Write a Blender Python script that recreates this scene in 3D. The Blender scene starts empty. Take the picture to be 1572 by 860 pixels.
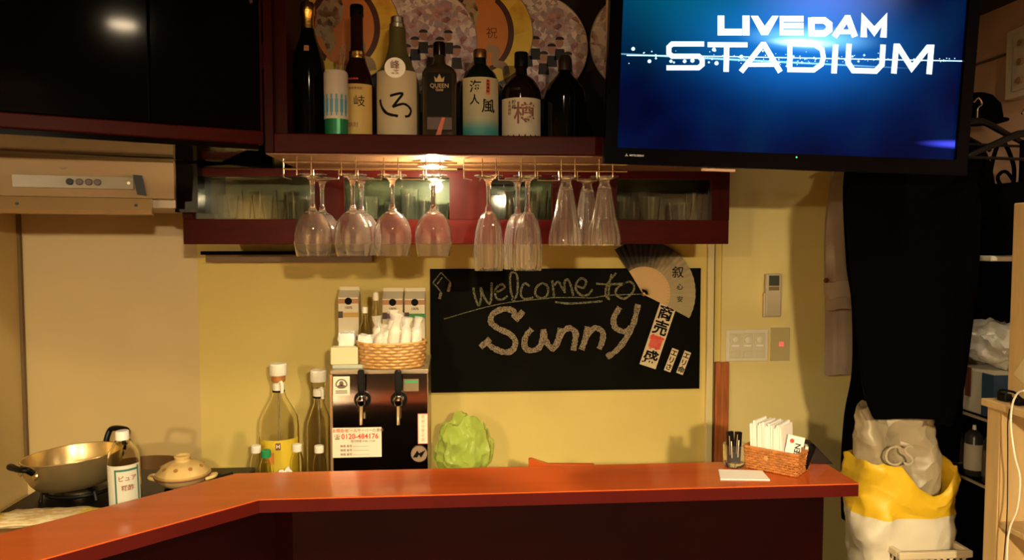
import bpy, bmesh, math, random
from mathutils import Vector, Matrix, Euler
random.seed(7)
C = bpy.context.scene.collection
PI = math.pi
R = math.radians

# ------------------------------------------------------------------ camera, world, exposure
FOC, YAW, PITCH, CAMZ = 1150.0, R(4.5), R(3.0), 1.64
cam_d = bpy.data.cameras.new('camera'); cam_d.sensor_width = 36; cam_d.lens = 36*FOC/1572; cam_d.clip_start = .02
cam = bpy.data.objects.new('camera', cam_d); C.objects.link(cam)
cam.location = (0, 0, CAMZ); cam.rotation_euler = Euler((R(90)-PITCH, 0, -YAW), 'XYZ')
bpy.context.scene.camera = cam
w = bpy.data.worlds.new('world'); bpy.context.scene.world = w; w.use_nodes = True
w.node_tree.nodes['Background'].inputs[0].default_value = (.02, .016, .012, 1)
w.node_tree.nodes['Background'].inputs[1].default_value = 1
vs = bpy.context.scene.view_settings
vs.view_transform = 'Standard'; vs.look = 'None'; vs.gamma = 1; vs.use_curve_mapping = False; vs.exposure = 0.0
EXPO = 0.0

WARM = (1, .78, .46)
FILL_L, DOWN_W, PUCK_W = 4100, 34, 18

# geometry of the picture: pixel -> ray -> point on a plane of the room
Rv = Vector((math.cos(YAW), -math.sin(YAW), 0))
Fv = Vector((math.sin(YAW)*math.cos(PITCH), math.cos(YAW)*math.cos(PITCH), -math.sin(PITCH)))
Uv = Rv.cross(Fv); CP = Vector((0, 0, CAMZ))
def ray(px, py): return (Fv*FOC + Rv*(px-786) + Uv*(430-py)).normalized()
def onplane(px, py, p0, n):
    d = ray(px, py); return CP + d*((Vector(p0)-CP).dot(n)/d.dot(n))
def at(px, py, Y): return onplane(px, py, (0, Y, 0), Vector((0, 1, 0)))
def atz(px, py, z): return onplane(px, py, (0, 0, z), Vector((0, 0, 1)))

# ------------------------------------------------------------------ materials
MATS = {}
def mat(name, col=(.5,.5,.5), rough=.5, metal=0, trans=0, ior=1.45, emit=None, es=0, noise=0, nscale=8, bump=0, bscale=60, coat=0, alpha=1, spec=.5, stretch=None):
    if name in MATS: return MATS[name]
    m = bpy.data.materials.new(name); m.use_nodes = True; nt = m.node_tree; b = nt.nodes['Principled BSDF']
    b.inputs['Base Color'].default_value = (*col, 1); b.inputs['Roughness'].default_value = rough
    b.inputs['Metallic'].default_value = metal; b.inputs['Transmission Weight'].default_value = trans
    b.inputs['IOR'].default_value = ior; b.inputs['Coat Weight'].default_value = coat; b.inputs['Alpha'].default_value = alpha
    b.inputs['Specular IOR Level'].default_value = spec; b.inputs['Coat Roughness'].default_value = .08
    if emit: b.inputs['Emission Color'].default_value = (*emit, 1); b.inputs['Emission Strength'].default_value = es
    if noise or bump:
        tc = nt.nodes.new('ShaderNodeTexCoord'); mp = nt.nodes.new('ShaderNodeMapping'); nt.links.new(tc.outputs['Object'], mp.inputs[0])
        if stretch: mp.inputs['Scale'].default_value = stretch
    if noise:
        n = nt.nodes.new('ShaderNodeTexNoise'); n.inputs['Scale'].default_value = nscale; n.inputs['Detail'].default_value = 5
        nt.links.new(mp.outputs[0], n.inputs['Vector'])
        r = nt.nodes.new('ShaderNodeMapRange'); r.inputs[1].default_value = .3; r.inputs[2].default_value = .7
        r.inputs[3].default_value = 1-noise; r.inputs[4].default_value = 1+noise*.6
        nt.links.new(n.outputs[0], r.inputs[0])
        mx = nt.nodes.new('ShaderNodeVectorMath'); mx.operation = 'SCALE'; mx.inputs[0].default_value = col
        nt.links.new(r.outputs[0], mx.inputs['Scale']); nt.links.new(mx.outputs[0], b.inputs['Base Color'])
    if bump:
        n2 = nt.nodes.new('ShaderNodeTexNoise'); n2.inputs['Scale'].default_value = bscale; n2.inputs['Detail'].default_value = 4
        nt.links.new(mp.outputs[0], n2.inputs['Vector'])
        bp = nt.nodes.new('ShaderNodeBump'); bp.inputs['Strength'].default_value = bump; bp.inputs['Distance'].default_value = .004
        nt.links.new(n2.outputs[0], bp.inputs['Height']); nt.links.new(bp.outputs[0], b.inputs['Normal'])
    MATS[name] = m; return m
def nodes_mat(name):
    m = bpy.data.materials.new(name); m.use_nodes = True; nt = m.node_tree; MATS[name] = m
    return m, nt, nt.nodes['Principled BSDF']
def ramp(nt, fac, stops, interp='LINEAR'):
    r = nt.nodes.new('ShaderNodeValToRGB'); r.color_ramp.interpolation = interp
    e = r.color_ramp.elements
    while len(e) < len(stops): e.new(.5)
    for i, (p, c) in enumerate(stops): e[i].position = p; e[i].color = (*c, 1)
    nt.links.new(fac, r.inputs[0]); return r.outputs[0]

wall_yellow = mat('wall_yellow', (.68,.53,.155), .62, noise=.05, nscale=3, bump=.12, bscale=260)
wall_tan = mat('wall_panel_tan', (.56,.41,.17), .42, noise=.04, nscale=4)
wall_pink = mat('wall_brown', (.60,.37,.26), .6, noise=.06, nscale=4, bump=.1, bscale=200)
dark_room = mat('dark_room', (.014,.007,.005), .6, noise=.2)
floor_m = mat('floor_wood', (.10,.045,.02), .4, noise=.3, stretch=(1,8,1))
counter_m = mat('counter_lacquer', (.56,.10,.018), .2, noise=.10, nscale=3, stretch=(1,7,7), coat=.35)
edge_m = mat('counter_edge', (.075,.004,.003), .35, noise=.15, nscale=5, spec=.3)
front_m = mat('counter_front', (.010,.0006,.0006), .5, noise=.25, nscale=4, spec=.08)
mahog = mat('mahogany', (.036,.0030,.0020), .35, noise=.25, nscale=6, stretch=(1,6,6), spec=.05)
mahog_v = mat('mahogany_upright', (.026,.0028,.0020), .38, noise=.25, nscale=6, stretch=(6,6,1), spec=.05)
back_panel = mat('shelf_back', (.014,.003,.006), .5, noise=.2)
lacq = mat('black_lacquer', (.0008,.0004,.0003), .09, spec=.22)
under_m = mat('shelf_underside', (.22,.10,.04), .4, noise=.15, stretch=(1,6,6), nscale=5)
blk = mat('black_plastic', (.003,.003,.0035), .35, spec=.2)
blk_matte = mat('black_matte', (.0012,.0012,.0012), .8, spec=.05)
hood_m = mat('hood_enamel', (.27,.175,.075), .28, noise=.05, nscale=5)
hood_top = mat('hood_gloss', (.27,.175,.08), .16)
steel = mat('stainless', (.62,.56,.48), .22, 1)
steel_mirror = mat('stainless_polished', (.55,.48,.40), .10, 1, noise=.04)
chrome = mat('chrome', (.8,.76,.68), .08, 1)
wire = mat('rack_wire', (.75,.66,.48), .2, 1)
glass = mat('clear_glass', (1,.985,.95), .0, 0, .975, 1.5)
pet = mat('clear_plastic', (.97,.95,.86), .06, 0, 1, 1.08)
white = mat('white_plastic', (.85,.80,.66), .4)
white_b = mat('white_paper', (.88,.86,.80), .6)
cream = mat('label_cream', (.70,.60,.38), .6, noise=.06, nscale=20)
ink = mat('black_ink', (.003,.0025,.0025), .6, spec=.1)
red_ink = mat('red_ink', (.75,.06,.03), .6)
brown_ink = mat('brown_ink', (.16,.05,.03), .6)
gold_foil = mat('gold_foil', (.85,.52,.13), .25, 1, bump=.4, bscale=90)
gold_alu = mat('gold_aluminium', (.62,.47,.22), .30, .85, noise=.08)
wood_light = mat('pale_wood', (.55,.38,.17), .5, noise=.12, nscale=5, stretch=(8,8,1))
wood_orange = mat('orange_wood', (.42,.12,.03), .4, noise=.4, nscale=9, stretch=(14,14,.8))
wicker = mat('wicker', (.62,.35,.11), .5, noise=.25, nscale=60)
wicker_d = mat('wicker_orange', (.52,.20,.045), .5, noise=.3, nscale=60)
paper_white = mat('napkin', (.93,.91,.86), .8)
coat_black = mat('black_cloth', (.0009,.0009,.0012), .95, bump=.2, bscale=300, spec=.03)
coat_beige = mat('grey_beige_cloth', (.34,.26,.20), .9, noise=.08, nscale=12, bump=.3, bscale=400)

def panemat():
    m, nt, b = nodes_mat('window_pane')
    out = [n for n in nt.nodes if n.type == 'OUTPUT_MATERIAL'][0]
    tr = nt.nodes.new('ShaderNodeBsdfTransparent'); tr.inputs[0].default_value = (.86,.9,.84,1)
    gl = nt.nodes.new('ShaderNodeBsdfGlossy'); gl.inputs['Roughness'].default_value = .03
    fr = nt.nodes.new('ShaderNodeFresnel'); fr.inputs[0].default_value = 1.45
    mx = nt.nodes.new('ShaderNodeMixShader'); nt.links.new(fr.outputs[0], mx.inputs[0])
    nt.links.new(tr.outputs[0], mx.inputs[1]); nt.links.new(gl.outputs[0], mx.inputs[2]); nt.links.new(mx.outputs[0], out.inputs[0])
    return m
pane_m = panemat()
def filmmat(name, col, a):
    m, nt, b = nodes_mat(name)
    b.inputs['Base Color'].default_value = (*col, 1); b.inputs['Roughness'].default_value = .25
    b.inputs['Alpha'].default_value = a
    return m
film = filmmat('thin_clear_film', (.86,.82,.70), .34)
film_white = filmmat('white_film', (.93,.91,.84), .82)
green_film = filmmat('green_film', (.46,.64,.09), .50)

# ------------------------------------------------------------------ mesh helpers
def obj(name, bm, m, parent=None, loc=None, smooth=True, bevel=0, rot=None):
    me = bpy.data.meshes.new(name)
    bmesh.ops.recalc_face_normals(bm, faces=bm.faces)
    bm.to_mesh(me); bm.free(); me.materials.append(m)
    if smooth:
        for p in me.polygons: p.use_smooth = True
        try: me.set_sharp_from_angle(angle=R(35))
        except Exception: pass
    o = bpy.data.objects.new(name, me); C.objects.link(o)
    if parent: o.parent = parent
    if loc is not None: o.location = loc
    if rot is not None: o.rotation_euler = rot
    if bevel:
        b = o.modifiers.new('bevel', 'BEVEL'); b.width = bevel; b.segments = 2; b.limit_method = 'ANGLE'; b.angle_limit = R(40)
    return o
def tag(o, label=None, cat=None, group=None, kind=None):
    if label: o['label'] = label
    if cat: o['category'] = cat
    if group: o['group'] = group
    if kind: o['kind'] = kind
    return o
def thing(name, label, cat, loc=(0,0,0), rz=0, group=None, rot=None):
    o = bpy.data.objects.new(name, None); C.objects.link(o); o.location = loc
    o.rotation_euler = rot if rot is not None else (0, 0, rz); o.empty_display_size = .05
    return tag(o, label, cat, group)
def dup(root, loc, rz=None, label=None, group=None, scale=None):
    def cp(o, par):
        c = o.copy(); C.objects.link(c)
        if par: c.parent = par
        for ch in [x for x in bpy.data.objects if x.parent == o]: cp(ch, c)
        return c
    r = cp(root, None); r.location = loc
    if rz is not None: r.rotation_euler = (0, 0, rz)
    if label: r['label'] = label
    if group: r['group'] = group
    if scale: r.scale = (scale,)*3
    return r
def NB(): return bmesh.new()
def box(bm, x0, x1, y0, y1, z0, z1, M=None):
    vs_ = [bm.verts.new(Vector(p) if M is None else M @ Vector(p)) for p in
          ((x0,y0,z0),(x1,y0,z0),(x1,y1,z0),(x0,y1,z0),(x0,y0,z1),(x1,y0,z1),(x1,y1,z1),(x0,y1,z1))]
    for f in ((0,3,2,1),(4,5,6,7),(0,1,5,4),(1,2,6,5),(2,3,7,6),(3,0,4,7)): bm.faces.new([vs_[i] for i in f])
    return bm
def bx(*a, **k): return box(NB(), *a, **k)
def prism(bm, poly, z0, z1, M=None):
    f = (lambda p: Vector(p)) if M is None else (lambda p: M @ Vector(p))
    a = [bm.verts.new(f((x, y, z0))) for x, y in poly]; b = [bm.verts.new(f((x, y, z1))) for x, y in poly]
    n = len(poly); bm.faces.new(a[::-1]); bm.faces.new(b)
    for i in range(n): bm.faces.new((a[i], a[(i+1)%n], b[(i+1)%n], b[i]))
    return bm
# prism drawn in the XZ plane, thickness along Y (y0 front .. y1 back)
XZ = Matrix(((1,0,0,0),(0,0,1,0),(0,1,0,0),(0,0,0,1)))
def prism_xz(bm, poly, y0, y1): return prism(bm, poly, y0, y1, XZ)
def lathe(bm, prof, seg=32, c=(0,0,0), M=None, squash=1, closed=False):
    rings = []
    c = Vector(c)
    for r, z in prof:
        if r < 1e-5:
            p = Vector((0,0,z))+c; rings.append([bm.verts.new(M @ p if M else p)])
        else:
            ring = []
            for i in range(seg):
                a = 2*PI*i/seg; p = Vector((r*math.cos(a), r*squash*math.sin(a), z))+c
                ring.append(bm.verts.new(M @ p if M else p))
            rings.append(ring)
    pairs = list(zip(rings, rings[1:]))
    if closed: pairs.append((rings[-1], rings[0]))
    for A, B in pairs:
        if len(A) == 1 and len(B) == 1: continue
        for i in range(seg):
            j = (i+1) % seg
            if len(A) == 1: bm.faces.new((A[0], B[j], B[i]))
            elif len(B) == 1: bm.faces.new((A[i], A[j], B[0]))
            else: bm.faces.new((A[i], A[j], B[j], B[i]))
    return bm
def solid(prof): # close a turned profile with caps on the axis
    return [(0, prof[0][1])] + list(prof) + [(0, prof[-1][1])]
def cr(pts, n=6, closed=False): # catmull-rom smoothing
    P = [Vector(p) for p in pts]; out = []
    m = len(P)
    rng = range(m if closed else m-1)
    for i in rng:
        if closed: p0, p1, p2, p3 = P[i-1], P[i], P[(i+1)%m], P[(i+2)%m]
        else: p0, p1, p2, p3 = P[max(i-1,0)], P[i], P[i+1], P[min(i+2, m-1)]
        for k in range(n):
            t = k/n
            out.append(.5*((2*p1)+(-p0+p2)*t+(2*p0-5*p1+4*p2-p3)*t*t+(-p0+3*p1-3*p2+p3)*t*t*t))
    if not closed: out.append(P[-1])
    return out
def tube(bm, pts, r, seg=8, closed=False, caps=True):
    P = [Vector(p) for p in pts]; n = len(P); rings = []
    rr = r if isinstance(r, (list, tuple)) else [r]*n
    up = None
    for i in range(n):
        a = P[i-1] if (i > 0 or closed) else P[i]; b = P[(i+1) % n] if (i < n-1 or closed) else P[i]
        t = (b-a).normalized()
        if up is None: up = Vector((0,0,1)) if abs(t.z) < .9 else Vector((1,0,0))
        s = t.cross(up)
        if s.length < 1e-4: s = t.cross(Vector((1,0,0)))
        s.normalize(); up = s.cross(t).normalized()
        rings.append([bm.verts.new(P[i]+(s*math.cos(2*PI*k/seg)+up*math.sin(2*PI*k/seg))*rr[i]) for k in range(seg)])
    for i in range(n if closed else n-1):
        A, B = rings[i], rings[(i+1) % n]
        for k in range(seg): bm.faces.new((A[k], A[(k+1)%seg], B[(k+1)%seg], B[k]))
    if caps and not closed: bm.faces.new(rings[0][::-1]); bm.faces.new(rings[-1])
    return bm
# flat ribbon following 2-D points (u,v) with miter joins; f maps (u,v,w) to 3-D
def ribbon(bm, pts, wd, f, th=.0008, jitter=0):
    P = [Vector((p[0], p[1])) for p in pts]; n = len(P); L = []; Rr = []
    for i in range(n):
        d1 = (P[i]-P[i-1]).normalized() if i else (P[1]-P[0]).normalized()
        d2 = (P[i+1]-P[i]).normalized() if i < n-1 else d1
        nn = Vector((-(d1+d2).y, (d1+d2).x))
        if nn.length < 1e-4: nn = Vector((-d1.y, d1.x))
        nn.normalize(); c = max(.45, nn.dot(Vector((-d1.y, d1.x))))
        h = wd/2/c*(1+random.uniform(-jitter, jitter))
        L.append(P[i]+nn*h); Rr.append(P[i]-nn*h)
    lo = [(bm.verts.new(f(a.x,a.y,0)), bm.verts.new(f(b.x,b.y,0))) for a, b in zip(L, Rr)]
    hi = [(bm.verts.new(f(a.x,a.y,th)), bm.verts.new(f(b.x,b.y,th))) for a, b in zip(L, Rr)]
    for i in range(n-1):
        bm.faces.new((hi[i][0], hi[i][1], hi[i+1][1], hi[i+1][0])); bm.faces.new((lo[i][1], lo[i][0], lo[i+1][0], lo[i+1][1]))
        bm.faces.new((lo[i][0], hi[i][0], hi[i+1][0], lo[i+1][0])); bm.faces.new((hi[i][1], lo[i][1], lo[i+1][1], hi[i+1][1]))
    bm.faces.new((lo[0][0], lo[0][1], hi[0][1], hi[0][0])); bm.faces.new((lo[-1][1], lo[-1][0], hi[-1][0], hi[-1][1]))
    return bm
def text_bm(body, size, th=.0006, bold=0, sx=1.0, bend=0, align='CENTER', spacing=1.0):
    cu = bpy.data.curves.new('t', 'FONT'); cu.body = body; cu.size = size; cu.align_x = align; cu.align_y = 'CENTER'
    cu.extrude = th; cu.offset = bold*size; cu.resolution_u = 3; cu.space_character = spacing
    o = bpy.data.objects.new('t', cu); C.objects.link(o)
    bpy.context.view_layer.update()
    me = bpy.data.meshes.new_from_object(o.evaluated_get(bpy.context.evaluated_depsgraph_get()))
    bm = NB(); bm.from_mesh(me); bpy.data.objects.remove(o); bpy.data.meshes.remove(me)
    for v in bm.verts:
        x, y, z = v.co; x *= sx
        if bend: rr = bend + z; v.co = Vector((rr*math.sin(x/bend), -rr*math.cos(x/bend), y))
        else: v.co = Vector((x, -z, y))
    bmesh.ops.triangulate(bm, faces=bm.faces)
    return bm
def moved(bm, v=(0,0,0), rot=None):
    if rot is not None: bmesh.ops.transform(bm, matrix=rot, verts=bm.verts)
    bmesh.ops.translate(bm, vec=Vector(v), verts=bm.verts); return bm
def join(bm, other):
    me = bpy.data.meshes.new('j'); other.to_mesh(me); bm.from_mesh(me); bpy.data.meshes.remove(me); other.free(); return bm
# curved patch on a cylinder (front is -Y), real thickness
def patch(bm, r, z0, z1, a0, a1, th=.0006, n=20, r2=None, top=None):
    r2 = r if r2 is None else r2
    G = []
    for i in range(n+1):
        a = R(a0+(a1-a0)*i/n); q = []
        for rr, z in ((r, z0), (r2, z1), (r2+th, z1), (r+th, z0)):
            q.append(bm.verts.new((rr*math.sin(a), -rr*math.cos(a), z)))
        G.append(q)
    for i in range(n):
        for k in range(4): bm.faces.new((G[i][k], G[i][(k+1)%4], G[i+1][(k+1)%4], G[i+1][k]))
    bm.faces.new(G[0]); bm.faces.new(G[-1][::-1])
    return bm
def loft(bm, rings, cap0=True, cap1=True):
    V = [[bm.verts.new(p) for p in ring] for ring in rings]
    n = len(V[0])
    for A, B in zip(V, V[1:]):
        for i in range(n): bm.faces.new((A[i], A[(i+1)%n], B[(i+1)%n], B[i]))
    if cap0: bm.faces.new(V[0][::-1])
    if cap1: bm.faces.new(V[-1])
    return bm

# ------------------------------------------------------------------ the room shell
WY = 2.75                      # back wall plane
LWX, RWX = -1.42, 1.90
CZ = 2.45
A0 = at(303, 400, WY); A0.z = 0
dirL = Vector((-math.cos(R(18)), -math.sin(R(18)), 0)); nL = Vector((math.sin(R(18)), -math.cos(R(18)), 0))
LEN_L = (LWX - A0.x)/dirL.x; B0 = A0 + dirL*LEN_L
def struct(name, bm, m, **k): return tag(obj(name, bm, m, **k), kind='structure')
struct('floor', bx(LWX-.3, RWX+.3, -4.2, WY+.3, -.1, 0), floor_m, smooth=False)
struct('ceiling', bx(LWX-.3, RWX+.3, -4.2, WY+.3, CZ, CZ+.1), mat('ceiling', (.03,.018,.012), .8), smooth=False)
struct('wall_back', bx(A0.x-.2, RWX+.1, WY, WY+.1, 0, CZ), wall_yellow, smooth=False)
wl = NB(); prism(wl, [(A0.x, A0.y), (B0.x, B0.y), (B0.x-nL.x*.1, B0.y-nL.y*.1+.05), (A0.x-nL.x*.1, A0.y-nL.y*.1+.02)], 0, CZ)
struct('wall_corner', wl, wall_tan, smooth=False)
struct('wall_left', bx(LWX-.1, LWX, -4.1, B0.y+.03, 0, CZ), wall_tan, smooth=False)
struct('wall_right', bx(RWX, RWX+.1, -4.1, WY+.1, 0, CZ), wall_pink, smooth=False)
struct('wall_front', bx(LWX-.1, RWX+.1, -4.2, -4.1, 0, CZ), dark_room, smooth=False)
# thin seam trims of the kitchen panels, the pale upright trim and the orange wooden jamb
p = B0; struct('trim_1', moved(bx(-.006,.006,-.006,.006,.85,1.9), (B0.x+.004, B0.y-.01, 0)), mat('seam', (.16,.10,.04), .6), smooth=False)
p0 = at(1083, 500, WY).x; p1 = at(1095, 500, WY).x
struct('trim_2', bx(p0, p1-.006, WY-.022, WY, .0, CZ), mat('pale_trim', (.72,.60,.30), .4), smooth=False, bevel=.002)
struct('trim_3', bx(p1-.006, p1, WY-.012, WY, .0, CZ), mat('trim_dark_joint', (.10,.05,.02), .7), smooth=False)  # narrow dark joint beside the pale upright trim
q0 = at(1094, 600, WY); q1 = at(1117, 555, WY)
struct('trim_4', bx(q0.x+.004, q1.x, WY-.02, WY, .6, q1.z), wood_orange, smooth=False, bevel=.002)
zj = at(1530, 75, 2.4).z
struct('trim_5', bx(RWX-.006, RWX, 1.5, WY, zj-.004, zj+.004), mat('seam2', (.12,.07,.05), .7), smooth=False)
# wall section right of the trim belongs to a slightly proud panel
struct('wall_panel_right', bx(q1.x-.03, RWX, WY-.008, WY+.02, 0, CZ), mat('wall_yellow_pale', (.72,.59,.24), .62, noise=.05, nscale=3, bump=.12, bscale=260), smooth=False)

# ------------------------------------------------------------------ lamps of the room
def lamp_spot(name, loc, target, W, size, cone, blend=.6, col=WARM, parent=None):
    l = bpy.data.lights.new(name, 'SPOT'); l.energy = W; l.color = col; l.shadow_soft_size = size; l.spot_size = R(cone); l.spot_blend = blend
    o = bpy.data.objects.new(name, l); C.objects.link(o); o.location = loc
    o.rotation_euler = (Vector(target)-Vector(loc)).to_track_quat('-Z', 'Y').to_euler(); return o
def downlight(loc, W, label, cone=120, target=None):
    t = thing('ceiling_light', label, 'ceiling light', loc, 0, 'ceiling lights over the customer side')
    obj('rim', lathe(NB(), [(.045,0),(.062,0),(.062,-.012),(.045,-.008)], 28, closed=True), steel, t)
    obj('bulb', lathe(NB(), solid([(.045,-.004),(.044,-.010)]), 24), mat('lamp_glow', (1,.8,.5), .5, emit=(1,.78,.5), es=120), t, smooth=False)
    lamp_spot('lamp', (loc[0], loc[1], loc[2]-.03), target or (loc[0], loc[1]+.25, 0), W, .04, cone)
downlight((-.034, .605, CZ-.005), DOWN_W, 'round recessed ceiling light mirrored in the left black cupboard door', 110, (-.1, 1.2, 0))
downlight((1.42, 1.15, CZ-.005), 20, 'added round recessed ceiling light brightening the coats and shelves at the right', 150, (1.50, 1.55, 0))  # unseen ceiling lamp added to brighten the dark upper right wall
def pendant(loc, es, label, r=.05):
    t = thing('pendant_lamp', label, 'lamp', loc)
    bm = bmesh.new(); bmesh.ops.create_icosphere(bm, subdivisions=2, radius=r)
    obj('bulb', bm, mat('bulb_glow_%d' % es, (1,.8,.5), .5, emit=WARM, es=es), t)
    obj('light_shield', lathe(NB(), [(.02,.13),(.06,.12),(.12,.06),(.16,-.02),(.157,-.02),(.117,.057),(.058,.116),(.02,.126)], 32, closed=True), mat('light_shield_enamel', (.05,.03,.02), .6), t)  # unseen cover added to keep direct lamp light off the bottle shelf
    obj('cord', tube(NB(), [(0,0,.12), (0,0,CZ-loc[2])], .004), blk, t)
pendant((.36, -1.0, 1.96), FILL_L, 'pendant lamp hanging right behind the viewer with added dark light shield')
pendant((-.92, -1.0, 1.96), int(FILL_L*.48), 'pendant lamp hanging left behind the viewer with added dark light shield')

# ------------------------------------------------------------------ counter
HC = 1.05
F1 = atz(397, 768, HC); F2 = atz(1316, 741, HC); Bk1 = atz(363, 727, HC)
XR = F2.x; YF = (F1.y+F2.y)/2; YB = Bk1.y
k = (F1.x - LWX); kb = Bk1.x - LWX
dF = (atz(70, 858, HC)-F1).normalized(); dB = (atz(0, 820, HC)-Bk1).normalized()
FL = F1 + dF*((LWX+.004-F1.x)/dF.x); BL = Bk1 + dB*((LWX+.004-Bk1.x)/dB.x)
poly = [(FL.x, FL.y), (F1.x, YF), (XR, YF), (XR, YB), (Bk1.x, YB), (BL.x, BL.y)]
ct = thing('bar_counter', 'orange-red lacquered bar counter ledge with angled left wing and dark front', 'counter', (0, YF, 0))
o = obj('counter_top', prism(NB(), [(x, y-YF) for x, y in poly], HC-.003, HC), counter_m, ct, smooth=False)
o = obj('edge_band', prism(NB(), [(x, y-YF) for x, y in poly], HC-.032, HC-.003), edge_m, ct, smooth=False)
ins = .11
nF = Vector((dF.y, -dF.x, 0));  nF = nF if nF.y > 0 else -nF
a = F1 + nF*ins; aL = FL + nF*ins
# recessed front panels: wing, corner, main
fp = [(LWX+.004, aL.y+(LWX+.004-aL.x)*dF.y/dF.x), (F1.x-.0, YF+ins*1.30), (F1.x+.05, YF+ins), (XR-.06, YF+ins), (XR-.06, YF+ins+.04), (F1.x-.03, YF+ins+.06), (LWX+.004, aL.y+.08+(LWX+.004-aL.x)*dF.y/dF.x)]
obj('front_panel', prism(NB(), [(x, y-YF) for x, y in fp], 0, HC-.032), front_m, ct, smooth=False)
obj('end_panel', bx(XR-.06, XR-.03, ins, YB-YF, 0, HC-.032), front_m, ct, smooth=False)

# kitchen worktop behind the ledge
WZ = .80
wt = thing('kitchen_worktop', 'low stainless kitchen worktop behind the orange counter ledge', 'worktop', (0, 2.2, 0))
wp = [(LWX+.005, 1.62), (-.72, 2.16), (1.0, 2.16), (1.0, WY-.01), (A0.x, WY-.012), (B0.x+.005, B0.y-.02)]
obj('worktop_slab', prism(NB(), [(x, y-2.2) for x, y in wp], WZ-.03, WZ), steel, wt, smooth=False)
wp2 = [(LWX+.005, 1.66), (-.70, 2.20), (.97, 2.20), (.97, WY-.01), (A0.x, WY-.012), (B0.x+.005, B0.y-.02)]
obj('base_cabinet', prism(NB(), [(x, y-2.2) for x, y in wp2], 0, WZ-.03), mat('base_cab', (.25,.16,.08), .5), wt, smooth=False)

# ------------------------------------------------------------------ upper bottle shelf
SY0, SY1 = 1.85, 2.22
sx0 = at(404, 100, SY0).x; sx1 = at(929, 100, SY0).x
sxE = at(1098, 100, SY0).x; zf1 = at(680, 207, SY0).z; zf0 = at(680, 237, SY0).z; ZS = zf1 - .006
sh = thing('bottle_shelf', 'dark red mahogany wall shelf unit holding the liquor bottles', 'shelf', (0, SY0, 0))
obj('bottom_board', bx(sx0, sxE, .02, SY1-SY0, zf0+.006, ZS), mahog, sh, smooth=False)
obj('fascia', bx(at(420,220,SY0).x, sxE, 0, .02, zf0, zf1), mahog, sh, smooth=False, bevel=.003)
obj('underside_board', bx(sx0, at(1100,240,SY0).x, .012, WY-SY0-.56, zf0-.002, zf0+.006), under_m, sh, smooth=False)
obj('side_panel', bx(sx0, at(437,100,SY0).x, .02, SY1-SY0, ZS, CZ-.005), mahog_v, sh, smooth=False)
obj('side_panel', bx(sxE-.02, sxE, .02, SY1-SY0, ZS, CZ-.005), mahog_v, sh, smooth=False)
obj('front_stile', bx(sx0, at(418,100,SY0).x, 0, .02, zf0+.0, CZ-.005), mahog_v, sh, smooth=False, bevel=.002)
obj('end_trim', bx(sx1+.001, sx1+.014, -.012, .0, zf0+.002, CZ-.005), mat('pinkish_white', (.60,.40,.34), .4), sh, smooth=False)['label'] = 'pale pinkish edge strip'
obj('back_board', bx(sx0, sxE, SY1-SY0-.012, SY1-SY0, ZS, CZ-.005), back_panel, sh, smooth=False)
obj('top_board', bx(sx0, sxE, .02, SY1-SY0, CZ-.03, CZ-.005), mahog, sh, smooth=False)

# left cupboards, turned toward the viewer
ang = R(27)
cab = thing('wall_cupboard', 'black lacquered wall cupboard over the range hood at upper left', 'cupboard', (sx0-.004, SY0, zf0), ang)
# local x runs to the left as negative; local y is depth away from the viewer
LC = (LWX+.03 - sx0)/math.cos(ang)
CH = CZ-.01-zf0
cz = zf1 - zf0
dz = at(405, 222, SY0).z - zf0
obj('carcass', bx(LC, -.03, .022, .36, .0+dz*0+.008, CH), lacq, cab, smooth=False)
obj('bottom_rail', bx(LC, 0, -.012, .02, .018, .050), mahog, cab, smooth=False, bevel=.003)
obj('bottom_lip', bx(LC, -.01, -.002, .02, .006, .018), lacq, cab, smooth=False)
seamx = -(onplane(232, 100, (sx0, SY0, 0), Vector((math.sin(ang), -math.cos(ang), 0))) - Vector((sx0, SY0, 0))).xy.length
for x0, x1, lb in ((seamx+.0015, -.006, None), (LC, seamx-.0015, None)):
    d = obj('door', bx(x0, x1, 0, .02, .052, CH), lacq, cab, smooth=False, bevel=.002)
    xh = x1-.03 if x0 > seamx else x0+.03
obj('stile', bx(-.005, 0, -.004, .02, .05, CH), mahog_v, cab, smooth=False)
obj('keyhole', lathe(NB(), solid([(.004,0),(.004,.003)]), 12, M=Matrix.Translation((-.022,-.0005,.052+.30-.0))@Matrix.Rotation(R(90),4,'X')), chrome, cab)

# ------------------------------------------------------------------ range hood
HR = at(268, 330, 2.08)
hz0 = HR.z; hz1 = at(268, 246, 2.08).z
hd = thing('range_hood', 'cream enamelled range hood with round buttons under the black cupboard', 'range hood', (HR.x, HR.y, hz0), R(16))
HLn = (LWX+.02-HR.x)/math.cos(R(16))
H = hz1-hz0
# profile in (y, z), extruded along -x
def ext_x(prof, x0, x1):
    bm = NB(); a_ = [bm.verts.new((x0, y, z)) for y, z in prof]; b_ = [bm.verts.new((x1, y, z)) for y, z in prof]
    n = len(prof); bm.faces.new(a_); bm.faces.new(b_[::-1])
    for i in range(n): bm.faces.new((a_[i], a_[(i+1)%n], b_[(i+1)%n], b_[i]))
    return bm
obj('hood_body', ext_x([(0.045, H*.28), (.012, H*.30), (.0, H*.95), (.006, H), (.50, H), (.50, .02), (.045,.02)], HLn, 0), hood_m, hd, smooth=False)
obj('top_strip', ext_x([(.022, H+.001), (.032, H+.040), (.30, H+.040), (.30, H+.001)], HLn, -.0), hood_top, hd, smooth=False)
obj('bottom_lip', ext_x([(-.006, .0), (-.012, .010), (.004, H*.29), (.05, H*.29), (.06, 0)], HLn, -.055), hood_m, hd, smooth=False)
px_m = 2.05/1150
def hx(px): return -((268-px)*px_m)*1.01
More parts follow.
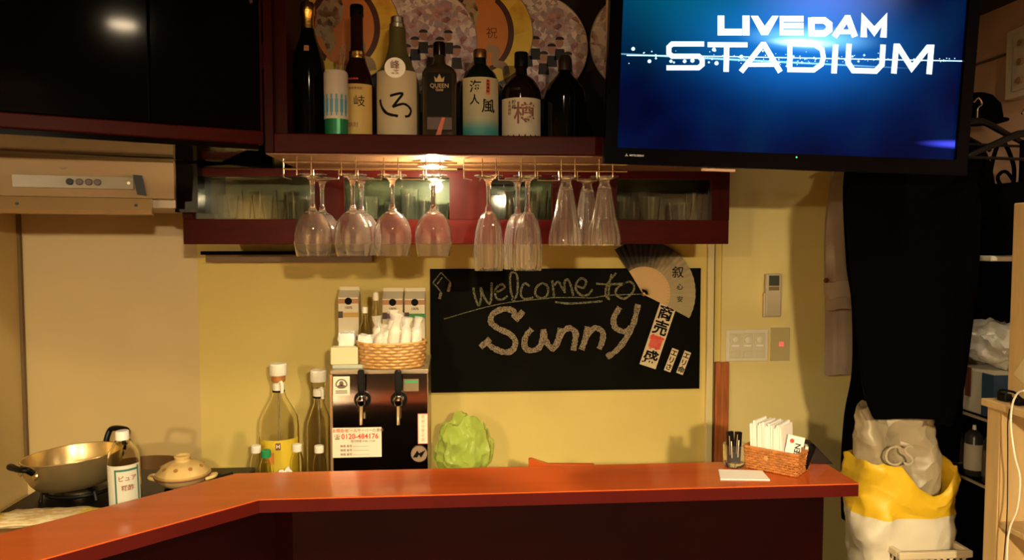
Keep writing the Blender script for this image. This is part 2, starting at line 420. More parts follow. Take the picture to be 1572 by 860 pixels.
obj('control_strip', bx(hx(63), hx(214), -.003, .02, H*.45, H*.66), mat('olive_strip', (.17,.13,.05), .3), hd, smooth=False)
for i, px in enumerate((133, 145, 157, 168)):
    obj('button', lathe(NB(), solid([(.0085,0),(.0085,.004),(.007,.0055)]), 20, M=Matrix.Translation((hx(px), -.003, H*.56))@Matrix.Rotation(R(90),4,'X')), blk if i == 0 else mat('dark_brown_button', (.05,.012,.008), .4), hd)
obj('indicator', lathe(NB(), solid([(.004,0),(.004,.002)]), 12, M=Matrix.Translation((hx(208), -.003, H*.56))@Matrix.Rotation(R(90),4,'X')), white, hd)
obj('end_cap', prism_xz(NB(), [(hx(214), H*.71), (hx(226), H*.70), (hx(231), H*.34), (hx(219), H*.36)], -.008, .006), blk, hd, smooth=False)
for px in (68, 217):
    obj('screw', lathe(NB(), solid([(.0045,0),(.004,.002)]), 12, M=Matrix.Translation((hx(px), -.005, H*.16))@Matrix.Rotation(R(90),4,'X')), blk, hd)
eb = lathe(NB(), solid([(.013,0),(.013,.001)]), 20, M=Matrix.Translation((hx(125), .0035, H*.86))@Matrix.Rotation(R(90),4,'X'))
obj('emblem', eb, mat('olive_ink', (.17,.12,.06), .5), hd)
bm = text_bm('RANGE HOOD', .0, .0003) if False else NB()
for r_, (x0, x1, z) in enumerate(((140,178,.90),(146,172,.955),(140,178,.86),(162,181,.77))):
    for q in range(int((x1-x0)/4)):
        box(bm, hx(x0+q*4), hx(x0+q*4+2.6+random.random()), .0015, .006, H*z-.0022, H*z+.0022)
obj('lettering', bm, mat('faded_red_ink', (.34,.16,.09), .6), hd, smooth=False)

# ------------------------------------------------------------------ glass cabinet under the shelf
GY = 2.2
gz0 = at(700, 375, GY).z; gzr = at(700, 337, GY).z; gz1 = at(700, 250, GY).z+.02; gtop = zf0-.004
gx0 = at(281, 350, GY).x; gx1 = at(1119, 350, GY).x; gxs = at(1093, 300, GY).x
gc = thing('glassware_cabinet', 'dark red wooden hanging cabinet with glass front full of tumblers', 'cabinet', (0, GY, gz0))
def gb(x0,x1,y0,y1,z0,z1): return bx(x0,x1,y0,y1,z0-gz0,z1-gz0)
obj('bottom_rail', gb(gx0, gx1, 0, .03, gz0, gzr), mahog, gc, smooth=False, bevel=.002)
obj('bottom_board', gb(gx0, gx1, .03, WY-GY-.015, gz0+.004, gz0+.03), mahog, gc, smooth=False)
obj('inner_shelf', gb(gx0+.02, gx1-.02, .032, WY-GY-.03, gzr-.02, gzr-.004), mahog, gc, smooth=False)
gzt = at(700, 278, GY).z
obj('top_rail', gb(gx0, gx1, 0, .03, gzt+.01, gtop), mahog, gc, smooth=False)
obj('end_stile', gb(gxs, gx1, -.001, .03, gzr, gtop), mahog_v, gc, smooth=False)
obj('end_panel', gb(gx1-.02, gx1, .03, WY-GY-.015, gz0, gtop), mahog_v, gc, smooth=False)
obj('end_panel', gb(gx0, gx0+.02, .03, WY-GY-.015, gz0, gtop), mahog_v, gc, smooth=False)
def gpx(a): return at(a, 310, GY).x
bays = [(296, 480), (528, 690), (748, 848), (947, 1093)]
prev = gx0
for i, (a_, b_) in enumerate(bays):
    if i == 0: obj('stile', gb(gx0, gpx(a_), -.001, .03, gzr, gzt+.01), mahog_v, gc, smooth=False)
    else: obj('stile', gb(gpx(bays[i-1][1]), gpx(a_), -.001, .03, gzr, gzt+.01), mahog_v, gc, smooth=False)
    obj('glass_pane', gb(gpx(a_)-.005, gpx(b_)+.005, .016, .020, gzr-.004, gzt+.015), pane_m, gc, smooth=False)
mir = mat('olive_back', (.10,.10,.055), .35, noise=.5, nscale=14)
obj('back_board', gb(gx0+.02, gx1-.02, .22, .235, gzr-.004, gtop), mir, gc, smooth=False)
# black side box of the hood duct beside it
dx0 = at(268, 290, 2.16).x; dx1 = at(292, 290, 2.16).x
tag(obj('duct_cover', bx(0, dx1-dx0+.02, 0, .5, at(280,326,2.16).z, at(280,246,2.16).z, M=None), lacq, loc=(dx0, 2.16, 0), smooth=False), 'black upright duct cover between the range hood and the glassware cabinet', 'duct cover')
fx = at(418, 240, 2.19).x
tag(obj('filler_panel', bx(0, fx-gx0-.012, 0, .02, 0, CZ-.004-gtop), lacq, loc=(gx0+.012, 2.195, gtop+.001), smooth=False), 'black filler panel above the left part of the glassware cabinet', 'panel')
# thin dark rail under the cabinet
r0 = at(308, 393, 2.66); r1 = at(570, 393, 2.66)
tr = thing('towel_rail', 'thin black rail with brown backing strip under the glassware cabinet', 'rail', (r0.x, 2.66, r0.z))
obj('bar', bx(0, r1.x-r0.x, 0, .03, .004, .016), blk_matte, tr, smooth=False)
obj('backing_strip', bx(.01, r1.x-r0.x, .02, WY-2.66-.002, -.022, .004), mat('brown_strip', (.16,.09,.035), .5), tr, smooth=False)

# glasses inside: three turned shapes
def tumbler(kind):
    h, r0_, r1_ = [(.075,.026,.032), (.095,.022,.028), (.06,.030,.036)][kind]
    t = lathe(NB(), [(0,0),(r0_,0),(r1_,h),(r1_-.0022,h),(r0_-.002,.008),(0,.008)], 16)
    return t
gi = 0
bay_names = ['leftmost bay', 'second bay from the left', 'third bay from the left', 'right-hand bay']
spots = {0:[350,368,386,404,421,438,455,470], 1:[545,566,607,629,652,672], 2:[762,778,795,812,828,843], 3:[953,968,983,998,1045,1066]}
protos = {}
for b_, lst in spots.items():
    for j, px in enumerate(lst):
        kd = (j*2+b_) % 3
        yy = GY+.075+.045*((j*7) % 3)
        loc = (at(px, 320, yy).x, yy, gzr-.003)
        nm = 'tumbler'
        lab = 'small clear glass, ' + ['first','second','third','fourth','fifth','sixth','seventh','eighth'][j] + ' from the left in the cabinet\'s ' + bay_names[b_]
        grp = 'glasses in the cabinet\'s ' + bay_names[b_]
        if kd not in protos:
            protos[kd] = tag(obj(nm, tumbler(kd), glass, loc=loc), lab, 'glass', grp)
        else:
            c = protos[kd].copy(); C.objects.link(c); c.location = loc; tag(c, lab, 'glass', grp)

# ------------------------------------------------------------------ glass rack with hanging stemware
GYR = 1.93
def X_(px, Y=GYR, y=266): return at(px, y, Y).x
zfoot = at(665, 268, GYR).z
wz = zfoot - .004
def rack(pxs, x_a, x_b, label):
    t = thing('glass_rack', label, 'rack', (X_(x_a), GYR, wz), group='wire glass racks')
    ox = X_(x_a)
    ztop = zf0-.004 - wz
    for yy, zz in ((-.035, ztop-.012), (.14, ztop-.012)):
        obj('crossbar', tube(NB(), [(0, yy, zz), (X_(x_b)-ox, yy, zz)], .0026), wire, t)
    obj('crossbar', tube(NB(), [(0, -.036, .012), (X_(x_b)-ox, -.036, .012)], .002), wire, t)
    for c in pxs:
        for s in (-1, 1):
            x = X_(c)+s*.0175-ox
            obj('hanger_wire', tube(NB(), cr([(x, -.036, ztop+.0), (x, -.036, .006), (x, -.034, -.002), (x, -.02, 0), (x, .15, 0), (x, .16, ztop)][:-1], 3), .0017, 6), wire, t)
    for c0, c1 in zip(pxs, pxs[1:]):
        xa = X_(c0)+.0175+.006-ox; xb = X_(c1)-.0175-.006-ox
        if xb - xa < .01: continue
        obj('end_loop', tube(NB(), [(xa,-.036,.012),(xa,-.036,-.012),(xb,-.036,-.012),(xb,-.036,.012)], .0016, 6), wire, t)
    obj('mounting_hook', tube(NB(), [(0,.0,ztop),(0,-.036,ztop-.006),(0,-.036,-.008),(.02,-.036,-.014)], .002, 6), wire, t)
    return t
rack([471, 538, 602, 665], 440, 702, 'left chromed wire rack holding the wine glasses')
rack([750, 809, 869, 926], 712, 958, 'right chromed wire rack holding flutes and beer glasses')

def flip(prof, h): return [(r, h-z) for r, z in prof][::-1]
def hang(prof_out, prof_in, label, cat, loc, group, name, proto=[]):
    pass
def stem_profile(hs, bowl, t=.0020):
    # upright: foot, stem, bowl outside up to rim, inside down
    out = [(0,0),(.036,0),(.037,.0018),(.028,.005),(.013,.009),(.0075,.016),(.0056,.03),(.0054,hs-.016),(.008,hs-.004)]
    bo = [(r, hs+z) for r, z in bowl]
    bi = [(max(r-t, .0005), hs+z) for r, z in bowl][::-1]
    bi = [p_ for p_ in bi if p_[1] > hs+.006] + [(0, hs+.006)]
    return out + bo + bi
wineb = [(.012,.003),(.026,.012),(.038,.028),(.0455,.048),(.0482,.066),(.047,.086),(.0435,.106),(.0405,.118)]
fluteb = [(.009,.004),(.018,.012),(.026,.028),(.032,.052),(.0355,.08),(.037,.105),(.0365,.130),(.0345,.156)]
def stemglass(name, prof, h, label, cat, loc, group, scale=1, facets=0):
    bm = lathe(NB(), [(r, -z) for r, z in prof], 96 if facets else 48)
    if facets:
        for v in bm.verts:
            rr_ = math.hypot(v.co.x, v.co.y); z_ = -v.co.z
            if rr_ > .008 and z_ > (.03 if facets > 0 else .10):
                k_ = 1+.05*math.cos(abs(facets)*math.atan2(v.co.y, v.co.x)); v.co.x *= k_; v.co.y *= k_
    return tag(obj(name, bm, glass, loc=loc), label, cat, group)
wh = .088
wp_ = stem_profile(wh, wineb); fpf = stem_profile(wh, fluteb)
pil = [(0,0),(.036,0),(.037,.0015),(.030,.004),(.014,.010),(.0125,.016),(.018,.035),(.0235,.065),(.031,.105),(.0395,.140),(.0425,.158),(.0425,.180)]
pil = pil + [(.0412,.180),(.0412,.158),(.0380,.140),(.0295,.105),(.022,.065),(.016,.035),(.0,.024)]
wn = ['leftmost of the hanging wine glasses, in front of the dark cabinet', 'second hanging wine glass from the left', 'third hanging wine glass from the left', 'brightest hanging wine glass, right under the lamp']
first = None
zg = wz + .0022
for i, px in enumerate((479, 541, 602, 665)):
    loc = (X_(px), GYR, zg)
    if not first: first = stemglass('wine_glass', wp_, 0, wn[i], 'wine glass', loc, 'wine glasses hanging from the rack')
    else: tag(dup(first, loc, label=wn[i]))
for i, px in enumerate((477, 541)):
    c = dup(first, (X_(px-2)+.012, GYR+.11, zg), label=('wine glass hanging behind the leftmost one' if i == 0 else 'wine glass hanging behind the second one from the left'))
f1 = stemglass('flute_glass', fpf, 0, 'long flute glass hanging left of the other flute', 'flute glass', (X_(750), GYR, zg), 'flute glasses hanging from the rack', facets=-12)
dup(f1, (X_(810), GYR, zg), label='long flute glass hanging in front beside the beer glasses')
dup(f1, (X_(797)+.004, GYR+.09, zg), label='long flute glass hanging behind the right-hand flute')
b1 = stemglass('beer_glass', pil, 0, 'cone shaped footed beer glass hanging next to the flutes', 'beer glass', (X_(869), GYR, zg), 'footed beer glasses hanging from the rack', facets=12)
dup(b1, (X_(928), GYR, zg), label='cone shaped footed beer glass at the right end of the rack')
dup(b1, (X_(912), GYR+.10, zg), label='footed beer glass hanging behind the one at the right end')

# puck light on the shelf underside
pk = at(664, 249, 2.0)
pl = thing('puck_light', 'small round lit lamp on the shelf underside above the wine glasses', 'lamp', (pk.x, 2.0, zf0-.004))
obj('housing', lathe(NB(), [(.030,-.001),(.040,-.001),(.040,-.012),(.030,-.012)], 28, closed=True), steel, pl)
obj('lens', lathe(NB(), solid([(.030,-.002),(.030,-.010),(.020,-.014)]), 24), mat('puck_glow', (1,.9,.7), .4, emit=(1,.86,.58), es=45), pl)
l = bpy.data.lights.new('lamp', 'POINT'); l.energy = PUCK_W; l.color = (1,.82,.52); l.shadow_soft_size = .02
o = bpy.data.objects.new('lamp', l); C.objects.link(o); o.location = (pk.x, 1.995, zf0-.035)

# ------------------------------------------------------------------ liquor bottles on the shelf
BY = 1.965
def bx_(px, Y=BY): return at(px, 150, Y).x
def bh(py, Y=BY): return at(700, py, Y).z - ZS
def glassy(name, col, tint, r=.08):
    return mat(name, col, r, spec=.4)
dark_glass = glassy('near_black_glass', (.0012,.0012,.0012), 0)
brown_glass = glassy('brown_glass', (.012,.003,.0015), 0)
green_frost = mat('frosted_olive_glass', (.075,.07,.025), .35, coat=.2)
green_glass = glassy('green_dark_glass', (.005,.008,.003), 0)
amber = mat('amber_liquor', (.10,.045,.015), .08, coat=.6)
amber_dark = glassy('dark_amber_glass', (.007,.003,.0015), 0)
silver_cap = mat('silver_cap', (.75,.70,.60), .3, 1)
copper_cap = mat('copper_cap', (.62,.33,.14), .35, 1)

def bottle(label, px, prof, m, Y=BY, squash=1):
    t = thing('liquor_bottle', label, 'bottle', (bx_(px, Y), Y, ZS), group='liquor bottles on the shelf')
    obj('bottle_body', lathe(NB(), solid(prof), 36, squash=squash), m, t)
    return t
# 1 sparkling wine style
h = bh(10); r = .043
t = bottle('tall black bottle with gold foil neck at the left end of the shelf', 474, [(r-.004,0),(r,.004),(r,.17),(.040,.20),(.030,.235),(.020,.262),(.0155,.29),(.0145,h-.02)], dark_glass)
obj('foil', lathe(NB(), solid([(.0175,.268),(.0155,.30),(.0155,h-.035),(.0185,h-.03),(.0185,h-.008),(.015,h)]), 28), gold_foil, t)
obj('seal', patch(NB(), .0335, .222, .236, -8, 14, r2=.030), mat('gold_seal', (.35,.16,.07), .4), t)
# 2 can with straws
t = thing('drink_can', 'white and green can printed with blue standing figures, in front of the bottles', 'can', (bx_(516,1.905), 1.905, ZS))
ch = at(516, 110, 1.905).z-ZS; cr_ = .0292
obj('can_body', lathe(NB(), solid([(cr_-.004,0),(cr_,.004),(cr_,.048)]), 32), mat('can_green', (.01,.16,.07), .2, .3), t)
obj('can_wrap', lathe(NB(), [(cr_+.0004,.047),(cr_+.0004,ch-.006),(cr_-.003,ch),(0,ch)], 32), mat('can_white', (.46,.41,.35), .4), t)
bm = NB()
for k_ in range(6):
    a_ = -62+k_*24
    patch(bm, cr_+.0008, .062, .095, a_-7, a_+7, n=4); patch(bm, cr_+.0008, .0955, .106, a_-4, a_+4, n=3); patch(bm, cr_+.0008, .054, .062, a_-4, a_+3, n=3)
obj('printed_figures', bm, mat('figure_blue', (.05,.22,.36), .5), t)
obj('stripe', patch(NB(), cr_+.0005, .002, .047, 12, 26, n=4), mat('bright_green', (.1,.6,.3), .4), t)
# sticks stand behind the can
for q, (x, lab) in enumerate(((513,'thin speckled stick leaning behind the white can, left one'), (519,'thin speckled stick leaning behind the white can, right one'))):
    a_ = at(x, 175, 1.95); b2 = at(x+11, 70, 1.94); z0 = ZS+.002
    d_ = (b2-a_); a2 = a_ + d_*((z0-a_.z)/d_.z)
    tag(obj('stick', tube(NB(), [(0,0,0), b2-a2], .0028, 8), mat('stick', (.22,.12,.07), .6, noise=.5, nscale=150), loc=a2), lab, 'stick', 'sticks behind the can')
# 3 brown bottle with cream label
h = bh(12); r = .044
t = bottle('brown bottle with black cap and cream square label behind the white can', 549, [(r-.004,0),(r,.004),(r,.135),(.038,.16),(.026,.195),(.0185,.215),(.016,.24),(.016,h-.02)], brown_glass)
obj('cap', lathe(NB(), solid([(.0175,h-.028),(.0175,h-.004),(.015,h)]), 24), blk, t)
obj('neck_band', lathe(NB(), [(.0195,.211),(.0212,.211),(.0207,.228),(.0182,.228)], 28, closed=True), gold_foil, t)
lb = bh(136)
obj('label', patch(NB(), r, .006, lb, -48, 60), mat('label_yellow', (.46,.32,.09), .55, noise=.08), t)
j = text_bm('岐', .030, .0004, bend=r+.0012); moved(j, (0,0,lb-.045), Matrix.Rotation(R(12),4,'Z')); obj('lettering', j, ink, t, smooth=False)
j = text_bm('焼酎', .013, .0003, bend=r+.0012); moved(j, (0,0,.038), Matrix.Rotation(R(-8),4,'Z')); obj('lettering', j, brown_ink, t, smooth=False)
j = text_bm('本格麦焼酎', .007, .0003, bend=r+.0012); moved(j, (0,0,lb-.012)); obj('lettering', j, brown_ink, t, smooth=False)
obj('red_tag', patch(NB(), .0395, .152, .162, -30, 10, r2=.0365), mat('red_label', (.35,.04,.03), .5), t)
# 4 frosted bottle with round tag
h = bh(28); r = .055
t = bottle('frosted olive bottle with cream label, round white tag and silver cap', 611, [(r-.006,0),(r,.005),(r,.135),(.0515,.16),(.043,.185),(.033,.208),(.0255,.232),(.022,.252),(.0213,h-.035),(.019,h-.02)], green_frost)
obj('cap', lathe(NB(), solid([(.0175,h-.032),(.0205,h-.030),(.0205,h-.020),(.0165,h-.017),(.0165,h-.003),(.013,h)]), 28), silver_cap, t)
lb = bh(116)
obj('label', patch(NB(), r, .012, lb, -68, 62, n=28), mat('label_ivory', (.44,.37,.25), .6), t)
f = lambda u, v, w_: Vector(((r+.001+w_)*math.sin(u/r), -(r+.001+w_)*math.cos(u/r), v))
bm = NB()
def s4(pts, wd):
    P_ = [((x-732)/3.91*.00168*1.0-.002, (800-y)/3.91*.00168) for x, y in pts]
    ribbon(bm, cr(P_, 5), wd, f, .0004, .12)
s4([(700,545),(770,530),(745,570),(715,610)], .0062); s4([(715,610),(780,590),(822,620),(810,655),(785,662)], .0058)
s4([(628,560),(640,600),(680,645),(745,662)], .007)
obj('lettering', bm, ink, t, smooth=False)
tg = obj('round_tag', lathe(NB(), solid([(.026,0),(.026,.0015)]), 32, M=Matrix.Translation((-.003,-r+.002,bh(113)))@Matrix.Rotation(R(84),4,'X')), white_b, t)
j = text_bm('峰', .024, .0004); moved(j, (-.003,-r-.0015,bh(110))); obj('lettering', j, brown_ink, t, smooth=False)
j = text_bm('香露', .010, .0004); moved(j, (-.003,-r-.0008,bh(123))); obj('lettering', j, brown_ink, t, smooth=False)
obj('tag_cord', tube(NB(), [(-.0225,-.001,.235),(-.022,-.012,.22),(-.012,-.036,.19),(-.003,-.052,.17)], .0011, 6), brown_ink, t)
# 5 square whisky bottle
h = bh(66)
t = thing('liquor_bottle', 'square clear whisky bottle with dark crowned label and red tape', 'bottle', (bx_(675), BY, ZS), group='liquor bottles on the shelf')
def rrect(a_, b_, rr, z, n=5, cx=0, cy=0):
    out = []
    for sx, sy, s0 in ((1,1,0),(-1,1,90),(-1,-1,180),(1,-1,270)):
        for k_ in range(n+1):
            an = R(s0+90*k_/n); out.append(Vector((cx+sx*(a_-rr)+rr*math.cos(an), cy+sy*(b_-rr)+rr*math.sin(an), z)))
    return out
bm = loft(NB(), [rrect(.041,.036,.012,0), rrect(.044,.039,.012,.004), rrect(.044,.039,.012,h-.085), rrect(.038,.034,.015,h-.070), rrect(.020,.019,.012,h-.058), rrect(.0155,.0155,.0154,h-.048), rrect(.0145,.0145,.0144,h-.02)])
obj('bottle_body', bm, mat('smoky_glass', (.05,.035,.022), .08, coat=.8, trans=.35), t)
obj('cap', lathe(NB(), solid([(.0165,h-.034),(.0165,h-.003),(.014,h)]), 24), amber_dark, t)
obj('label', bx(-.031,.031,-.0402,-.0388,.062,h-.085), mat('label_dark', (.004,.003,.002), .5, spec=.1), t, smooth=False)
obj('lower_label', bx(-.031,.031,-.0402,-.0388,.030,.060), mat('label_dark2', (.06,.02,.012), .5), t, smooth=False)
gi_ = mat('gold_ink', (.42,.30,.14), .5)
j = text_bm('QUEEN', .0145, .0003, .01); moved(j, (0,-.0408,h-.118)); obj('lettering', j, gi_, t, smooth=False)
j = text_bm('Gold', .0095, .0003, .02); moved(j, (0,-.0408,h-.128)); obj('lettering', j, gi_, t, smooth=False)
bm = NB(); prism_xz(bm, [(-.011,h-.108),(.011,h-.108),(.013,h-.094),(.0065,h-.101),(0,h-.088),(-.0065,h-.101),(-.013,h-.094)], -.0410, -.0400); obj('crown_emblem', bm, gi_, t, smooth=False)
bm = NB(); prism_xz(bm, [(.006,.060),(.014,.060),(.0,.004),(-.014,.004)], -.0412, -.0403); obj('red_tape', bm, mat('red_tape', (.50,.08,.03), .5), t, smooth=False)
# 6 green bottle with sea label
h = bh(76); r = .0515
t = bottle('dark green bottle with cream label fading to sea blue and copper cap', 737, [(r-.006,0),(r,.005),(r,h-.10),(.049,h-.085),(.040,h-.062),(.026,h-.046),(.017,h-.038),(.0155,h-.02)], green_glass)
obj('cap', lathe(NB(), solid([(.0175,h-.022),(.0175,h-.003),(.0155,h)]), 24), copper_cap, t)
m6, nt, b = nodes_mat('sea_label'); tcn = nt.nodes.new('ShaderNodeTexCoord'); sp = nt.nodes.new('ShaderNodeSeparateXYZ'); nt.links.new(tcn.outputs['Generated'], sp.inputs[0])
nt.links.new(ramp(nt, sp.outputs[2], [(0,(.02,.14,.16)),(.16,(.03,.20,.21)),(.33,(.28,.27,.19)),(1,(.40,.34,.22))]), b.inputs['Base Color']); b.inputs['Roughness'].default_value = .6
lb = bh(124)
obj('label', patch(NB(), r, .008, lb, -60, 62, n=28), m6, t)
def vtext(s_, size, x, z, m_, rr, bold=0, dz_=None, th=.0004):
    for i_, ch_ in enumerate(s_):
        j_ = text_bm(ch_, size, th, bold, bend=rr)
        moved(j_, (0,0,z-i_*(dz_ or size*1.02)), Matrix.Rotation(x/rr,4,'Z')); obj('lettering', j_, m_, t, smooth=False)
vtext('海', .032, -.014, lb-.026, ink, r+.0012, .015); vtext('人', .027, -.016, lb-.058, ink, r+.0012, .015)
vtext('風', .038, .020, lb-.074, ink, r+.0012, .01)
obj('red_stripe', patch(NB(), r+.0006, lb-.044, lb-.006, 15, 27, n=5), mat('orange_stripe', (.55,.12,.06), .6), t)
vtext('本格焼酎', .0085, .0185, lb-.010, ink, r+.0018, 0)
# 7 barrel shochu bottle
h = bh(79); r = .0525
t = bottle('round shouldered bottle with black cap and white label with one large character', 800, [(r-.008,0),(r,.006),(r,h-.115),(.050,h-.098),(.043,h-.082),(.031,h-.068),(.017,h-.058),(.0150,h-.05),(.0148,h-.02)], amber_dark)
obj('cap', lathe(NB(), solid([(.0180,h-.038),(.0180,h-.003),(.0165,h)]), 24), blk, t)
lb = bh(154)
obj('label', patch(NB(), r, .006, lb, -74, 66, n=30), mat('label_white', (.42,.36,.28), .6), t)
vtext('樽', .058, .004, lb-.043, brown_ink, r+.0012, .012)
vtext('本格焼酎', .009, -.036, lb-.012, brown_ink, r+.0012); vtext('貯蔵', .012, -.024, lb-.012, ink, r+.0012)
for k_ in range(6):
    a_ = -44+k_*16; bmx = patch(NB(), r+.0008, .014, .018, a_, a_+3.5, n=2); obj('dot', bmx, ink, t)
obj('neck_tag', patch(NB(), .0500, lb-.010, lb+.026, -34, -8, n=6, r2=.0505), blk, t)
# 8 black bottle
h = bh(82); r = .0555
t = bottle('wide black round shouldered bottle beside the television', 867, [(r-.008,0),(r,.006),(r,h-.115),(.053,h-.095),(.043,h-.075),(.028,h-.058),(.017,h-.046),(.0145,h-.04),(.0145,h-.02)], dark_glass)
obj('cap', lathe(NB(), solid([(.0185,h-.040),(.0185,h-.012),(.013,h-.001),(.009,h)]), 24), mat('dark_cap', (.02,.012,.01), .3), t)

# ------------------------------------------------------------------ round fans on the shelf back
def fan_print(name, cols, scale):
    m, nt, b = nodes_mat(name); tc = nt.nodes.new('ShaderNodeTexCoord')
    v = nt.nodes.new('ShaderNodeTexVoronoi'); v.inputs['Scale'].default_value = scale; nt.links.new(tc.outputs['Object'], v.inputs['Vector'])
    n = nt.nodes.new('ShaderNodeTexNoise'); n.inputs['Scale'].default_value = 22; n.inputs['Detail'].default_value = 6; nt.links.new(tc.outputs['Object'], n.inputs['Vector'])
    s = nt.nodes.new('ShaderNodeSeparateColor'); nt.links.new(v.outputs['Color'], s.inputs[0])
    mx = nt.nodes.new('ShaderNodeMath'); mx.operation = 'MULTIPLY_ADD'; nt.links.new(n.outputs[0], mx.inputs[0]); mx.inputs[1].default_value = .9
    m2 = nt.nodes.new('ShaderNodeMath'); m2.operation = 'MULTIPLY'; nt.links.new(s.outputs[0], m2.inputs[0]); m2.inputs[1].default_value = .55
    nt.links.new(m2.outputs[0], mx.inputs[2])
    nt.links.new(ramp(nt, mx.outputs[0], cols), b.inputs['Base Color']); b.inputs['Roughness'].default_value = .45
    return m
fan_crowd = fan_print('fan_crowd_print', [(.28,(.03,.018,.028)),(.42,(.34,.14,.16)),(.55,(.62,.36,.36)),(.68,(.40,.29,.38)),(.9,(.85,.70,.66))], 62)
fan_conf = fan_print('fan_speckle_print', [(.3,(.32,.21,.26)),(.5,(.46,.33,.38)),(.68,(.60,.46,.46)),(.85,(.92,.80,.76))], 90)
fan_yellow = fan_print('fan_yellow_print', [(.3,(.74,.38,.03)),(.5,(.90,.58,.05)),(.9,(.95,.68,.10))], 12)
fan_orange = mat('fan_orange', (.74,.25,.06), .5, noise=.1)
fan_brown = mat('fan_dark_brown', (.09,.02,.015), .5)
fan_shape_m = fan_print('fan_figure_print', [(.3,(.03,.015,.01)),(.5,(.25,.12,.06)),(.75,(.50,.36,.20))], 70)
def ell(rx, rz, n=48, a0=0, a1=360, cx=0, cz=0): return [(cx+rx*math.cos(R(a0+(a1-a0)*i/n)), cz+rz*math.sin(R(a0+(a1-a0)*i/n))) for i in range(n if a1-a0 == 360 else n+1)]
def round_fan(px, py, Y, kind, label, rr=.152, rot=0):
    c = at(px, py, Y)
    t = thing('round_fan', label, 'fan', c, group='round paper fans on the back of the shelf', rot=(0, R(rot), 0))
    pts = ell(rr, rr*.98, 56)
    base = fan_yellow if kind == 'y' else fan_crowd
    obj('fan_leaf', prism_xz(NB(), pts, -.001, .001), base, t, smooth=False)
    obj('rim', tube(NB(), [(x,-.001,z) for x, z in pts], .0016, 6, closed=True), mat('fan_rim', (.42,.34,.30), .4), t)
    obj('handle', bx(-.009,.009,-.002,.002,-rr-.05,-rr+.01), mat('fan_handle', (.3,.2,.12), .5), t, smooth=False)
    if kind == 'y':
        obj('printed_disc', prism_xz(NB(), ell(rr*.60, rr*.70, 40), -.0016, -.001), fan_orange, t, smooth=False)
        o_ = ell(rr*.64, rr*.75, 30, -75, 62); i_ = ell(rr*.53, rr*.66, 30, -70, 58)[::-1]
        obj('printed_arc', prism_xz(NB(), o_+i_, -.0022, -.0014), fan_brown, t, smooth=False)
        o_ = ell(rr*.66, rr*.77, 20, 120, 235); i_ = ell(rr*.55, rr*.68, 20, 124, 232)[::-1]
        obj('printed_arc', prism_xz(NB(), o_+i_, -.0022, -.0014), fan_brown, t, smooth=False)
        fig = [(rr*x, rr*z) for x, z in ((-.10,.62),(-.02,.35),(-.08,.1),(-.22,-.05),(-.16,-.3),(-.3,-.52),(-.42,-.2),(-.62,-.12),(-.5,.05),(-.52,.3),(-.35,.5),(-.25,.66))]
        obj('printed_shape', prism_xz(NB(), fig, -.0028, -.0018), fan_shape_m, t, smooth=False)
        bm = NB()
        ribbon(bm, cr([(rr*.12,-rr*.30),(rr*.3,-rr*.32),(rr*.28,-rr*.55),(rr*.45,-rr*.62),(rr*.5,-rr*.78)],5), rr*.14, lambda u,v,w_: Vector((u,-.0022-w_,v)), .0005)
        obj('printed_shape', bm, mat('fan_pale_print', (.42,.27,.15), .5), t, smooth=False)
        bm = NB()
        for s_, z_, sz in (('祝', -rr*.02, .034),):
            join(bm, moved(text_bm(s_, sz, .0003), (rr*.22,-.0022,z_)))
        obj('lettering', bm, brown_ink, t, smooth=False)
    else:
        obj('printed_top', prism_xz(NB(), [(x, z) for x, z in ell(rr*.985, rr*.965, 40, 62, 168)], -.0016, -.001), fan_conf, t, smooth=False)
        bm = NB()
        for k_ in range(9):
            u = (-.62+k_*.155)*rr; v = (-.05+.16*math.sin(k_*2.1))*rr
            prism_xz(bm, ell(.011,.014,14,cx=u,cz=v), -.0022-.0001*k_, -.0014)
        obj('printed_faces', bm, mat('print_skin', (.46,.22,.16), .5), t, smooth=False)
        bm = NB()
        for k_ in range(9):
            u = (-.62+k_*.155)*rr; v = (-.05+.16*math.sin(k_*2.1))*rr
            prism_xz(bm, ell(.013,.009,12,0,180,cx=u,cz=v+.008), -.0034, -.0024)
            prism_xz(bm, [(u-.016,v-.05),(u+.016,v-.05),(u+.013,v-.018),(u-.013,v-.018)], -.0020, -.0014)
        obj('printed_hair', bm, mat('print_dark', (.015,.01,.014), .5), t, smooth=False)
    return t
FY = SY1-.03
round_fan(355, 35, FY-.004, 'y', 'yellow round fan mostly hidden at the left end of the shelf back')
round_fan(430+102-2, 42, FY-.020, 'y', 'yellow round fan with orange disc behind the gold necked bottle')
round_fan(650, 62, FY-.014, 'p', 'purple grey round fan with printed crowd behind the square bottle')
round_fan(737, 50, FY-.009, 'y', 'yellow round fan with orange disc behind the green and black capped bottles')
round_fan(822, 72, FY-.004, 'p', 'purple grey round fan with printed crowd beside the television')
round_fan(985, 66, FY-.002, 'p', 'dark round fan peeping out at the left edge of the television')

